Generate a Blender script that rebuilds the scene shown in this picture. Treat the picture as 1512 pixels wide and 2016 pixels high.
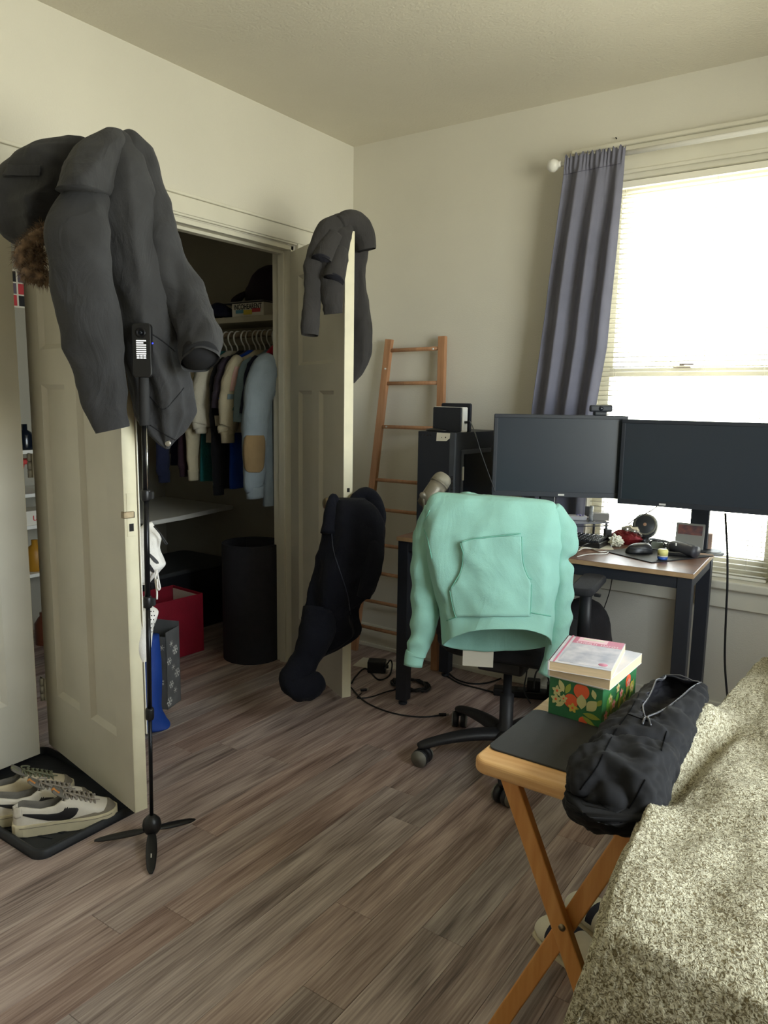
import bpy, bmesh, math, random
import numpy as np
from mathutils import Vector, Matrix, noise, Euler
from mathutils.bvhtree import BVHTree

for _o in list(bpy.data.objects):
    bpy.data.objects.remove(_o, do_unlink=True)
SC = bpy.context.scene
COL = SC.collection

# ------------------------------------------------------------------ camera
IW, IH, FPX = 1512.0, 2016.0, 1475.86
CAM = Vector((2.464, -3.2273, 1.3486))
RGT = Vector((0.81991916, 0.57228032, 0.01509352))
UPV = Vector((-0.09850494, 0.11506024, 0.9884624))
FWD = Vector((-0.56394091, 0.81194604, -0.15071254))
_cd = bpy.data.cameras.new('camera')
_cd.sensor_fit = 'VERTICAL'; _cd.sensor_height = 36.0; _cd.lens = 36.0 * FPX / IH
_cd.clip_start = 0.02; _cd.clip_end = 200
_cam = bpy.data.objects.new('camera', _cd); COL.objects.link(_cam)
_m = Matrix((RGT, UPV, -FWD)).transposed().to_4x4(); _m.translation = CAM
_cam.matrix_world = _m
SC.camera = _cam

# ------------------------------------------------------------------ light
SC.view_settings.view_transform = 'Standard'
SC.view_settings.look = 'None'
SC.view_settings.gamma = 1.0
SC.view_settings.use_curve_mapping = False
SC.view_settings.exposure = -0.22
SC.cycles.use_denoising = True
SC.cycles.max_bounces = 10
SC.cycles.diffuse_bounces = 6
SC.cycles.sample_clamp_indirect = 6.0
W = bpy.data.worlds.new('overcast_sky'); SC.world = W; W.use_nodes = True
_n = W.node_tree.nodes; _l = W.node_tree.links
_n.clear()
_out = _n.new('ShaderNodeOutputWorld'); _bg = _n.new('ShaderNodeBackground')
_tc = _n.new('ShaderNodeTexCoord'); _sx = _n.new('ShaderNodeSeparateXYZ'); _cr = _n.new('ShaderNodeValToRGB')
_mr = _n.new('ShaderNodeMapRange')
_l.new(_tc.outputs['Generated'], _sx.inputs[0]); _l.new(_sx.outputs['Z'], _mr.inputs['Value'])
_mr.inputs['From Min'].default_value = -1; _mr.inputs['From Max'].default_value = 1
_l.new(_mr.outputs[0], _cr.inputs[0])
_e = _cr.color_ramp.elements
_e[0].position = 0.0; _e[0].color = (1.0, 0.94, 0.80, 1)      # sunlit pale ground outside
_e[1].position = 1.0; _e[1].color = (1.0, 1.0, 1.0, 1)
_x = _e.new(0.488); _x.color = (1.0, 0.94, 0.80, 1)
_x = _e.new(0.512); _x.color = (0.86, 0.91, 1.0, 1)
_l.new(_cr.outputs[0], _bg.inputs['Color']); _bg.inputs['Strength'].default_value = 20.0
_l.new(_bg.outputs[0], _out.inputs[0])

def portal(name, loc, rot, sx, sy):
    d = bpy.data.lights.new(name, 'AREA'); d.shape = 'RECTANGLE'; d.size = sx; d.size_y = sy
    d.cycles.is_portal = True
    o = bpy.data.objects.new(name, d); COL.objects.link(o); o.location = loc; o.rotation_euler = rot
    return o
# daylight enters through the window in view and through a second one in the right wall
portal('window_daylight_back', (1.70, 0.16, 1.445), (-math.pi/2, 0, 0), 0.80, 1.65)
portal('window_daylight_right', (3.76, -1.80, 1.5), (0, math.pi/2, 0), 1.7, 1.5)

# ------------------------------------------------------------------ helpers
def at(px, py, **k):
    """world point seen at a pixel of the 1512x2016 frame, on a plane x=, y= or z="""
    d = FWD + RGT * ((px - IW/2) / FPX) - UPV * ((py - IH/2) / FPX)
    (a, v), = k.items(); i = 'xyz'.index(a)
    return CAM + d * ((v - CAM[i]) / d[i])
def atd(px, py, dist):
    return CAM + (FWD + RGT * ((px - IW/2) / FPX) - UPV * ((py - IH/2) / FPX)) * dist
FH = Vector((FWD.x, FWD.y, 0)).normalized()
RH = Vector((RGT.x, RGT.y, 0)).normalized()

def lin(c):
    return c / 12.92 if c <= 0.04045 else ((c + 0.055) / 1.055) ** 2.4
def rgb(r, g=None, b=None):
    if g is None: r, g, b = r
    return (lin(r/255), lin(g/255), lin(b/255), 1)

MATS = {}
def mat(name, col, rough=0.6, var=0.12, vscale=8.0, bump=0.0, bscale=200.0, metal=0.0, sheen=0.0,
        spec=0.5, stretch=None, col2=None, detail=4.0, emit=None, coat=0.0, wrinkle=0.0, wscale=11.0):
    if name in MATS: return MATS[name]
    m = bpy.data.materials.new(name); m.use_nodes = True
    nt = m.node_tree; b = nt.nodes['Principled BSDF']
    c = rgb(col)
    b.inputs['Roughness'].default_value = rough; b.inputs['Metallic'].default_value = metal
    b.inputs['Specular IOR Level'].default_value = spec
    if sheen: b.inputs['Sheen Weight'].default_value = sheen; b.inputs['Sheen Roughness'].default_value = 0.6
    if coat: b.inputs['Coat Weight'].default_value = coat
    tc = nt.nodes.new('ShaderNodeTexCoord'); mp = nt.nodes.new('ShaderNodeMapping')
    nt.links.new(tc.outputs['Object'], mp.inputs[0])
    if stretch: mp.inputs['Scale'].default_value = stretch
    nz = nt.nodes.new('ShaderNodeTexNoise'); nz.inputs['Scale'].default_value = vscale; nz.inputs['Detail'].default_value = detail
    nt.links.new(mp.outputs[0], nz.inputs['Vector'])
    rp = nt.nodes.new('ShaderNodeValToRGB'); nt.links.new(nz.outputs['Fac'], rp.inputs[0])
    rp.color_ramp.elements[0].position = 0.3; rp.color_ramp.elements[1].position = 0.7
    if col2 is not None:
        rp.color_ramp.elements[0].color = c; rp.color_ramp.elements[1].color = rgb(col2)
    else:
        rp.color_ramp.elements[0].color = tuple(x*(1-var) for x in c[:3]) + (1,)
        rp.color_ramp.elements[1].color = tuple(min(1, x*(1+var)) for x in c[:3]) + (1,)
    nt.links.new(rp.outputs[0], b.inputs['Base Color'])
    if bump:
        n2 = nt.nodes.new('ShaderNodeTexNoise'); n2.inputs['Scale'].default_value = bscale; n2.inputs['Detail'].default_value = 3
        nt.links.new(mp.outputs[0], n2.inputs['Vector'])
        bp = nt.nodes.new('ShaderNodeBump'); bp.inputs['Strength'].default_value = bump; bp.inputs['Distance'].default_value = 0.004
        nt.links.new(n2.outputs['Fac'], bp.inputs['Height']); nt.links.new(bp.outputs[0], b.inputs['Normal'])
    if wrinkle:
        n3 = nt.nodes.new('ShaderNodeTexNoise'); n3.inputs['Scale'].default_value = wscale; n3.inputs['Detail'].default_value = 4; n3.inputs['Distortion'].default_value = 1.2
        m3 = nt.nodes.new('ShaderNodeMapping'); m3.inputs['Scale'].default_value = (1.0, 1.0, .55); nt.links.new(tc.outputs['Object'], m3.inputs[0]); nt.links.new(m3.outputs[0], n3.inputs['Vector'])
        s3 = nt.nodes.new('ShaderNodeMath'); s3.operation = 'SUBTRACT'; s3.inputs[1].default_value = .5; nt.links.new(n3.outputs['Fac'], s3.inputs[0])
        a3 = nt.nodes.new('ShaderNodeMath'); a3.operation = 'ABSOLUTE'; nt.links.new(s3.outputs[0], a3.inputs[0])
        bq = nt.nodes.new('ShaderNodeBump'); bq.inputs['Strength'].default_value = wrinkle; bq.inputs['Distance'].default_value = .03; bq.invert = True
        nt.links.new(a3.outputs[0], bq.inputs['Height'])
        if bump: nt.links.new(bp.outputs[0], bq.inputs['Normal'])
        nt.links.new(bq.outputs[0], b.inputs['Normal'])
    if emit:
        b.inputs['Emission Color'].default_value = rgb(emit[0]); b.inputs['Emission Strength'].default_value = emit[1]
    MATS[name] = m
    return m

def link(o, parent=None):
    COL.objects.link(o)
    if parent is not None: o.parent = parent
    return o
def tag(o, label=None, cat=None, group=None, kind=None):
    if label: o['label'] = label
    if cat: o['category'] = cat
    if group: o['group'] = group
    if kind: o['kind'] = kind
    return o
def mesh_obj(name, verts, faces, m=None, parent=None, smooth=True, inv=None):
    me = bpy.data.meshes.new(name); me.from_pydata([tuple(v) for v in verts], [], faces); me.update()
    if smooth:
        me.polygons.foreach_set('use_smooth', [True]*len(me.polygons))
    if m: me.materials.append(m)
    o = bpy.data.objects.new(name, me); link(o, parent)
    return o
def bm_obj(name, bm, m=None, parent=None, smooth=False, loc=None, rot=None):
    bmesh.ops.recalc_face_normals(bm, faces=bm.faces)
    me = bpy.data.meshes.new(name); bm.to_mesh(me); bm.free()
    if smooth: me.polygons.foreach_set('use_smooth', [True]*len(me.polygons))
    for q in (m if isinstance(m, (list, tuple)) else [m]):
        if q: me.materials.append(q)
    o = bpy.data.objects.new(name, me); link(o, parent)
    if loc is not None: o.location = loc
    if rot is not None: o.rotation_euler = rot
    return o
def empty(name, loc=(0,0,0), rz=0.0, rot=None):
    o = bpy.data.objects.new(name, None); o.empty_display_size = 0.05; link(o); o.location = loc
    o.rotation_euler = rot if rot else (0, 0, rz)
    return o
def thing(name, label, cat, loc=(0,0,0), rz=0.0, group=None, rot=None):
    return tag(empty(name, loc, rz, rot), label, cat, group)

def bbox(bm, lo, hi, bev=0.0, seg=2):
    lo = Vector(lo); hi = Vector(hi)
    r = bmesh.ops.create_cube(bm, size=1.0)
    for v in r['verts']:
        v.co = Vector(((v.co.x+.5)*(hi.x-lo.x)+lo.x, (v.co.y+.5)*(hi.y-lo.y)+lo.y, (v.co.z+.5)*(hi.z-lo.z)+lo.z))
    if bev > 0:
        es = set()
        for v in r['verts']: es.update(v.link_edges)
        bmesh.ops.bevel(bm, geom=list(es), offset=bev, segments=seg, affect='EDGES', profile=0.5)
def box(name, lo, hi, m, parent=None, bev=0.0, seg=2, loc=None, rot=None):
    bm = bmesh.new(); bbox(bm, lo, hi, bev, seg)
    return bm_obj(name, bm, m, parent, False, loc, rot)
def boxes(name, lst, m, parent=None, bev=0.0, loc=None, rot=None):
    bm = bmesh.new()
    for lo, hi in lst: bbox(bm, lo, hi, bev)
    return bm_obj(name, bm, m, parent, False, loc, rot)

def crom(pts, n):
    """Catmull-Rom through pts (any dimension), n samples"""
    P = np.array([tuple(p) for p in pts], float); k = len(P)
    if k == 2:
        t = np.linspace(0, 1, n)[:, None]; return P[0]*(1-t) + P[1]*t
    Q = np.vstack([2*P[0]-P[1], P, 2*P[-1]-P[-2]])
    out = []
    for s in np.linspace(0, k-1-1e-9, n):
        i = int(s); t = s - i
        a, b, c, d = Q[i], Q[i+1], Q[i+2], Q[i+3]
        out.append(0.5*((2*b) + (-a+c)*t + (2*a-5*b+4*c-d)*t*t + (-a+3*b-3*c+d)*t**3))
    return np.array(out)
def tube_data(pts, rad, n=8, samples=None, flat=1.0, up=None):
    pts = crom(pts, samples) if samples else np.array([tuple(p) for p in pts], float)
    k = len(pts)
    if np.isscalar(rad): R = np.full(k, float(rad))
    else: R = crom([[r] for r in rad], k)[:, 0] if len(rad) != k else np.array(rad, float)
    V = []; F = []
    T = np.gradient(pts, axis=0); T /= np.linalg.norm(T, axis=1)[:, None] + 1e-12
    ref = np.array(up if up is not None else ((0, 0, 1) if abs(T[0][2]) < .9 else (1, 0, 0)), float)
    N = ref - T[0]*(ref@T[0]); N /= np.linalg.norm(N)
    for i in range(k):
        N = N - T[i]*(N@T[i]); N /= np.linalg.norm(N) + 1e-12
        B = np.cross(T[i], N)
        for j in range(n):
            a = 2*math.pi*j/n
            V.append(pts[i] + R[i]*(math.cos(a)*N*flat + math.sin(a)*B))
    for i in range(k-1):
        for j in range(n):
            F.append((i*n+j, i*n+(j+1) % n, (i+1)*n+(j+1) % n, (i+1)*n+j))
    F.append(tuple(range(n))[::-1]); F.append(tuple(range((k-1)*n, k*n)))
    return V, F
def tube(name, pts, rad, m, parent=None, n=8, samples=None, flat=1.0, up=None):
    V, F = tube_data(pts, rad, n, samples, flat, up)
    return mesh_obj(name, V, F, m, parent)
def tubes(name, lst, rad, m, parent=None, n=6, samples=None):
    V = []; F = []
    for pts in lst:
        v, f = tube_data(pts, rad, n, samples); o = len(V)
        V += v; F += [tuple(i+o for i in q) for q in f]
    return mesh_obj(name, V, F, m, parent)
def lathe(name, prof, m, parent=None, n=24, loc=None, rot=None, smooth=True):
    """prof: list of (r, z)"""
    V = []; F = []; k = len(prof)
    for r, z in prof:
        for j in range(n):
            a = 2*math.pi*j/n; V.append((r*math.cos(a), r*math.sin(a), z))
    for i in range(k-1):
        for j in range(n):
            F.append((i*n+j, i*n+(j+1) % n, (i+1)*n+(j+1) % n, (i+1)*n+j))
    if prof[0][0] > 1e-5: F.append(tuple(range(n))[::-1])
    if prof[-1][0] > 1e-5: F.append(tuple(range((k-1)*n, k*n)))
    o = mesh_obj(name, V, F, m, parent, smooth)
    if loc is not None: o.location = loc
    if rot is not None: o.rotation_euler = rot
    return o
def prism(name, outline, z0, z1, m, parent=None, bev=0.0, loc=None, rot=None, seg=2):
    bm = bmesh.new()
    vs = [bm.verts.new((x, y, z0)) for x, y in outline]
    f = bm.faces.new(vs)
    r = bmesh.ops.extrude_face_region(bm, geom=[f])
    for g in r['geom']:
        if isinstance(g, bmesh.types.BMVert): g.co.z = z1
    if bev:
        es = [e for e in bm.edges if abs(e.verts[0].co.z - e.verts[1].co.z) < 1e-9]
        bmesh.ops.bevel(bm, geom=es, offset=bev, segments=seg, affect='EDGES', profile=0.5)
    return bm_obj(name, bm, m, parent, False, loc, rot)
def rrect(w, h, r, n=5):
    """rounded rectangle outline centred on 0"""
    P = []
    for cx, cy, a0 in ((w/2-r, h/2-r, 0), (-w/2+r, h/2-r, 90), (-w/2+r, -h/2+r, 180), (w/2-r, -h/2+r, 270)):
        for i in range(n+1):
            a = math.radians(a0 + 90*i/n); P.append((cx + r*math.cos(a), cy + r*math.sin(a)))
    return P
def fbm(p, s, o=3):
    return noise.fractal(Vector(p)*s, 1.0, 2.0, o)
def fold(q, s):
    n1 = noise.noise(Vector(q)*s); n2 = noise.noise(Vector((q[1]*1.3, q[2]*2.2+7.1, q[0]*1.1))*s*2.1)
    return (1-abs(n1)*2.6)*.75 + (1-abs(n2)*2.6)*.38 - .5
def rows_loft(name, rows, m, parent=None, n=40, samples=48, power=2.3, amp=0.006, fs=7.0, zst=0.35,
              seed=0.0, capt=True, capb=True, pleat=None, front_lift=None, solid=0.0, extra=None):
    """cloth body: rows of (py, x_left, x_right, distance, half_thickness) read down the garment.
    Each row is a ring with real depth around the axis that runs down the garment."""
    rows = [tuple(r) + ((r[3],) if len(r) == 5 else ()) for r in rows]
    R = crom(rows, samples)
    V = []; F = []
    for i, (py, xl, xr, D, t, D2) in enumerate(R):
        L = atd(xl, py, D); Rr = atd(xr, py, D2); c = (L+Rr)/2; a = (Rr-L)/2
        s = i/(samples-1)
        for j in range(n):
            th = 2*math.pi*j/n; ct, st = math.cos(th), math.sin(th)
            x = math.copysign(abs(ct)**(2/power), ct); y = math.copysign(abs(st)**(2/power), st)
            p = c + a*x - FH*(t*y)          # y>0 is the side that faces the room
            nrm = (a.normalized()*ct - FH*st)
            q = Vector((p.x, p.y, p.z*zst)) + Vector((seed, seed*1.7, seed*.3))
            d = amp*(fbm(q, fs)*.9 + fold(q, fs*.9)*.9)
            if pleat:
                for (k, ph, am, r0, r1) in pleat:
                    if r0 <= s <= r1:
                        w = math.sin(math.pi*(s-r0)/(r1-r0))
                        d += am*w*(1 - 2*abs(math.sin(.5*k*th + ph + 1.3*fbm((s*2, seed, 0), 1.5))))
            p = p + nrm*d
            if front_lift: p = p + front_lift(s, th)
            if extra: p = extra(p, s, th)
            V.append(p)
    for i in range(samples-1):
        for j in range(n):
            F.append((i*n+j, (i+1)*n+j, (i+1)*n+(j+1) % n, i*n+(j+1) % n))
    if capt: F.append(tuple(range(n)))
    if capb: F.append(tuple(range((samples-1)*n, samples*n))[::-1])
    o = mesh_obj(name, V, F, m, parent)
    if solid:
        md = o.modifiers.new('thickness', 'SOLIDIFY'); md.thickness = solid; md.offset = -1
    return o
def sleeve(name, pts, rad, m, parent=None, n=28, samples=40, amp=0.006, fs=9.0, seed=0.0, flat=1.0, up=None, wr=0.0, wk=9, open_end=True):
    V, F = tube_data(pts, rad, n, samples, flat, up)
    F = F[:-2] + ([F[-2]] if True else []) + ([] if open_end else [F[-1]])
    C = np.array([tuple(v) for v in V]).reshape(samples, n, 3)
    cen = C.mean(axis=1)
    for i in range(samples):
        for j in range(n):
            p = Vector(C[i, j]); d = (p - Vector(cen[i])).normalized()
            s = i/(samples-1)
            a = amp*(fbm((p.x, p.y, p.z*.7+seed), fs)*.8 + fold((p.x+seed, p.y, p.z*.55), fs*.8)*.9)
            if wr: a += wr*math.sin(wk*2*math.pi*s + 2.0*math.sin(2*math.pi*j/n) + seed)*math.sin(math.pi*s)**.5*(0.5+0.5*math.cos(2*math.pi*j/n + seed))
            V[i*n+j] = p + d*a
    return mesh_obj(name, V, F, m, parent)
def keepworld(o, parent):
    if parent is not None:
        bpy.context.view_layer.update(); o.matrix_parent_inverse = parent.matrix_world.inverted()
_BV = {}
def bvh(o):
    if o.name not in _BV:
        bpy.context.view_layer.update()
        dg = bpy.context.evaluated_depsgraph_get(); e = o.evaluated_get(dg); me = e.to_mesh()
        mw = o.matrix_world
        _BV[o.name] = BVHTree.FromPolygons([mw @ v.co for v in me.vertices], [tuple(p.vertices) for p in me.polygons])
        e.to_mesh_clear()
    return _BV[o.name]
def hit(o, px, py, off=0.0):
    """point of the surface of o that the pixel looks at, lifted off it by off"""
    d = (FWD + RGT*((px-IW/2)/FPX) - UPV*((py-IH/2)/FPX)).normalized()
    loc, nor, idx, dist = bvh(o).ray_cast(CAM, d)
    if loc is None: return None
    if nor.dot(d) > 0: nor = -nor
    return loc + nor*off
def seam(name, o, pts, rad, m, parent, samples=20, n=6, off=0.0):
    P = [hit(o, x, y, off) for x, y in crom(pts, samples)]
    P = [p for p in P if p is not None]
    if len(P) < 3: return None
    q = tube(name, P, rad, m, parent, n=n); keepworld(q, parent); return q
def patch(name, o, rows, m, parent, off=0.003, nu=14, nv=14, thick=0.002):
    """a flat piece sewn on o: rows of (py, x0, x1) in the photo, pressed onto the surface"""
    R = crom(rows, nv); V = []; F = []
    ok = True
    for py, x0, x1 in R:
        for i in range(nu):
            p = hit(o, x0 + (x1-x0)*i/(nu-1), py, off)
            V.append(p)
    last = next((p for p in V if p is not None), None)
    if last is None: return None
    for i, p in enumerate(V):
        if p is None: V[i] = last
        else: last = p
    for a in range(nv-1):
        for b in range(nu-1):
            F.append((a*nu+b, (a+1)*nu+b, (a+1)*nu+b+1, a*nu+b+1))
    q = mesh_obj(name, V, F, m, parent); keepworld(q, parent)
    md = q.modifiers.new('thickness', 'SOLIDIFY'); md.thickness = thick; md.offset = 0
    return q
def text_mesh(name, body, size, m, parent=None, loc=(0,0,0), rot=(0,0,0), ext=0.0004, align='CENTER', sx=1.0, bold=0.0):
    cu = bpy.data.curves.new(name, 'FONT'); cu.body = body; cu.size = size; cu.extrude = ext; cu.align_x = align; cu.align_y = 'CENTER'
    cu.offset = bold
    t = bpy.data.objects.new(name, cu); COL.objects.link(t)
    bpy.context.view_layer.update()
    me = bpy.data.meshes.new_from_object(t.evaluated_get(bpy.context.evaluated_depsgraph_get()))
    bpy.data.objects.remove(t, do_unlink=True)
    me.materials.clear(); me.materials.append(m)
    o = bpy.data.objects.new(name, me); link(o, parent); o.location = loc; o.rotation_euler = rot; o.scale = (sx, 1, 1)
    return o
# ------------------------------------------------------------------ structure
H = 2.609; RX = 3.70; FY = -4.4; CX = -1.55
m_wall = mat('wall_paint', (207, 203, 191), 0.75, 0.03, 2.0, bump=0.25, bscale=160)
m_ceil = mat('ceiling_paint', (214, 208, 192), 0.85, 0.03, 2.0, bump=0.6, bscale=90)
m_trim = mat('trim_paint', (214, 210, 195), 0.45, 0.04, 6.0, bump=0.08, bscale=60)
m_door = mat('door_paint', (206, 202, 188), 0.45, 0.05, 5.0, bump=0.08, bscale=50)
m_dooredge = mat('door_edge_lit', (224, 216, 186), 0.4, 0.05, 14.0, bump=0.1, bscale=40)  # door colour lightened to carry the window light on the free edges
m_white = mat('white_vinyl', (232, 230, 220), 0.4, 0.03, 5.0)
m_subfloor = mat('floor_joint', (48, 40, 36), 0.9, 0.1)

def wood_floor():
    m = bpy.data.materials.new('vinyl_plank'); m.use_nodes = True; nt = m.node_tree; N = nt.nodes; L = nt.links
    b = N['Principled BSDF']; b.inputs['Roughness'].default_value = 0.42; b.inputs['Specular IOR Level'].default_value = 0.4
    tc = N.new('ShaderNodeTexCoord'); oi = N.new('ShaderNodeObjectInfo')
    mul = N.new('ShaderNodeVectorMath'); mul.operation = 'SCALE'; mul.inputs[0].default_value = (31.7, 17.3, 9.1)
    L.new(oi.outputs['Random'], mul.inputs['Scale'])
    add = N.new('ShaderNodeVectorMath'); add.operation = 'ADD'
    L.new(tc.outputs['Object'], add.inputs[0]); L.new(mul.outputs[0], add.inputs[1])
    # warp for cathedral grain
    mp0 = N.new('ShaderNodeMapping'); mp0.inputs['Scale'].default_value = (9, 1.0, 1); L.new(add.outputs[0], mp0.inputs[0])
    nw = N.new('ShaderNodeTexNoise'); nw.inputs['Scale'].default_value = 1.0; nw.inputs['Detail'].default_value = 2; L.new(mp0.outputs[0], nw.inputs['Vector'])
    ws = N.new('ShaderNodeMath'); ws.operation = 'MULTIPLY'; ws.inputs[1].default_value = 34.0; L.new(nw.outputs['Fac'], ws.inputs[0])
    sn = N.new('ShaderNodeMath'); sn.operation = 'SINE'; L.new(ws.outputs[0], sn.inputs[0])
    mp1 = N.new('ShaderNodeMapping'); mp1.inputs['Scale'].default_value = (190, 6, 1); L.new(add.outputs[0], mp1.inputs[0])
    n1 = N.new('ShaderNodeTexNoise'); n1.inputs['Scale'].default_value = 1.0; n1.inputs['Detail'].default_value = 9; L.new(mp1.outputs[0], n1.inputs['Vector'])
    mp2 = N.new('ShaderNodeMapping'); mp2.inputs['Scale'].default_value = (18, 1.6, 1); L.new(add.outputs[0], mp2.inputs[0])
    n2 = N.new('ShaderNodeTexNoise'); n2.inputs['Scale'].default_value = 1.0; n2.inputs['Detail'].default_value = 5; L.new(mp2.outputs[0], n2.inputs['Vector'])
    a1 = N.new('ShaderNodeMath'); a1.operation = 'MULTIPLY_ADD'; a1.inputs[1].default_value = 0.085; L.new(sn.outputs[0], a1.inputs[0]); L.new(n1.outputs['Fac'], a1.inputs[2])
    mx = N.new('ShaderNodeMath'); mx.operation = 'MULTIPLY_ADD'; mx.inputs[1].default_value = 0.55; L.new(a1.outputs[0], mx.inputs[0])
    h2 = N.new('ShaderNodeMath'); h2.operation = 'MULTIPLY'; h2.inputs[1].default_value = 0.45; L.new(n2.outputs['Fac'], h2.inputs[0]); L.new(h2.outputs[0], mx.inputs[2])
    rp = N.new('ShaderNodeValToRGB'); L.new(mx.outputs[0], rp.inputs[0]); e = rp.color_ramp.elements
    e[0].position = 0.32; e[0].color = rgb(104, 83, 77); e[1].position = 0.70; e[1].color = rgb(204, 185, 175)
    x = e.new(0.44); x.color = rgb(148, 125, 117); x = e.new(0.56); x.color = rgb(177, 154, 145)
    # tone of each plank
    hs = N.new('ShaderNodeHueSaturation'); L.new(rp.outputs[0], hs.inputs['Color'])
    mv = N.new('ShaderNodeMapRange'); L.new(oi.outputs['Random'], mv.inputs['Value']); mv.inputs['To Min'].default_value = 0.88; mv.inputs['To Max'].default_value = 1.12
    L.new(mv.outputs[0], hs.inputs['Value'])
    ms = N.new('ShaderNodeMath'); ms.operation = 'FRACT'; m7 = N.new('ShaderNodeMath'); m7.operation = 'MULTIPLY'; m7.inputs[1].default_value = 7.3
    L.new(oi.outputs['Random'], m7.inputs[0]); L.new(m7.outputs[0], ms.inputs[0])
    mv2 = N.new('ShaderNodeMapRange'); L.new(ms.outputs[0], mv2.inputs['Value']); mv2.inputs['To Min'].default_value = 0.6; mv2.inputs['To Max'].default_value = 1.05
    L.new(mv2.outputs[0], hs.inputs['Saturation'])
    # dusty worn film
    nd = N.new('ShaderNodeTexNoise'); nd.inputs['Scale'].default_value = 3.0; nd.inputs['Detail'].default_value = 5; L.new(tc.outputs['Object'], nd.inputs['Vector'])
    L.new(hs.outputs[0], b.inputs['Base Color'])
    mr = N.new('ShaderNodeMapRange'); L.new(n2.outputs['Fac'], mr.inputs['Value']); mr.inputs['To Min'].default_value = 0.36; mr.inputs['To Max'].default_value = 0.56
    L.new(mr.outputs[0], b.inputs['Roughness'])
    bp = N.new('ShaderNodeBump'); bp.inputs['Strength'].default_value = 0.12; bp.inputs['Distance'].default_value = 0.002
    L.new(n1.outputs['Fac'], bp.inputs['Height']); L.new(bp.outputs[0], b.inputs['Normal'])
    return m
m_plank = wood_floor()

floor = tag(box('floor', (CX-.1, FY, -0.08), (RX, 0.12, -0.006), m_subfloor), kind='structure')
PW, PL = 0.121, 1.22
known = {0: -2.194, 4: -1.778, 5: -2.051, 6: -1.724, 1: -2.06}
rnd = random.Random(4)
plank_mesh = {}
k0 = math.floor((CX - .834)/PW); k1 = math.ceil((RX - .834)/PW)
for k in range(k0, k1):
    x0 = max(.834 + PW*k, CX-.02); x1 = min(.834 + PW*(k+1), RX)
    if x1 - x0 < 0.01: continue
    joint = known.get(k, -rnd.uniform(0, PL)*1.0 - .3)
    ys = joint
    while ys > FY: ys -= PL
    lo_lim = FY if x0 > -0.05 else -2.6
    while ys < 0.05:
        a = max(ys, lo_lim); b_ = min(ys + PL, 0.05)
        if b_ - a > 0.03:
            wx, wy = round(x1-x0, 4), round(b_-a, 4)
            key = (wx, wy)
            if key not in plank_mesh:
                bm = bmesh.new(); bbox(bm, (-wx/2+.0004, -wy/2+.0004, -.006), (wx/2-.0004, wy/2-.0004, 0), 0.0007, 1)
                me = bpy.data.meshes.new('plank'); bm.to_mesh(me); bm.free(); me.materials.append(m_plank); plank_mesh[key] = me
            p = bpy.data.objects.new('plank', plank_mesh[key]); link(p, floor); p.location = ((x0+x1)/2, (a+b_)/2, 0)
        ys += PL

ceiling = tag(box('ceiling', (0, FY, H), (RX, 0.0, H+.1), m_ceil), kind='structure')
OZ = 2.047                     # closet opening head
OY0, OY1 = -3.02, -0.46        # closet opening
WX0, WX1, WZ0, WZ1 = 1.30, 2.10, 0.64, 2.27   # window in the back wall
wall_left = tag(boxes('wall_left', [((-.12, FY, OZ), (0, 0, H)), ((-.12, OY1, 0), (0, 0.0, OZ)), ((-.12, FY, 0), (0, OY0, OZ))], m_wall), kind='structure')
wall_back = tag(boxes('wall_back', [((-.12, 0, 0), (WX0, .15, H)), ((WX1, 0, 0), (RX, .15, H)), ((WX0, 0, 0), (WX1, .15, WZ0)), ((WX0, 0, WZ1), (WX1, .15, H))], m_wall), kind='structure')
QY0, QY1, QZ0, QZ1 = -2.55, -1.05, 0.65, 2.35
wall_right = tag(boxes('wall_right', [((RX, FY, 0), (RX+.15, QY0, H)), ((RX, QY1, 0), (RX+.15, .15, H)), ((RX, QY0, 0), (RX+.15, QY1, QZ0)), ((RX, QY0, QZ1), (RX+.15, QY1, H))], m_wall), kind='structure')
wall_front = tag(box('wall_front', (-.12, FY-.12, 0), (RX+.15, FY, H), m_wall), kind='structure')
# closet shell
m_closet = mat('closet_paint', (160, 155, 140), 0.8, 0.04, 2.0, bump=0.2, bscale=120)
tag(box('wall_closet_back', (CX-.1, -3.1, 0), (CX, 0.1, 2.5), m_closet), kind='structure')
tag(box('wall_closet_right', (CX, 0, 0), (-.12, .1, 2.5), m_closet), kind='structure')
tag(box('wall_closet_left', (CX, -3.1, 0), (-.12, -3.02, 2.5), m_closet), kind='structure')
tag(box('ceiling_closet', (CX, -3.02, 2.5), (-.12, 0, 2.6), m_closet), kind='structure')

# closet casing and jamb
tag(boxes('trim_1', [((0, OY0-.11, OZ+.012), (.020, -.33, 2.126)), ((-.002, OY0, OZ+.004), (.014, OY1+.01, OZ+.020))], m_trim, bev=.003), kind='structure')
tag(box('trim_2', (0, OY1+.012, 0), (.018, -.33, OZ+.012), m_trim, bev=.003), kind='structure')
t3 = tag(boxes('trim_3', [((-.12, OY1-.018, 0), (-.0005, OY1, OZ)), ((-.075, OY1-.030, 0), (-.040, OY1-.018, OZ-.03)), ], m_trim, bev=.002), kind='structure')
tag(boxes('trim_4', [((-.12, OY0, OZ-.020), (-.0005, OY1, OZ)), ((-.085, OY0, OZ-.034), (-.045, OY1-.02, OZ-.020))], m_trim, bev=.002), kind='structure')
tag(box('trim_5', (0, OY0-.11, 2.126), (.030, -.322, 2.138), m_trim, bev=.003), kind='structure')
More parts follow.
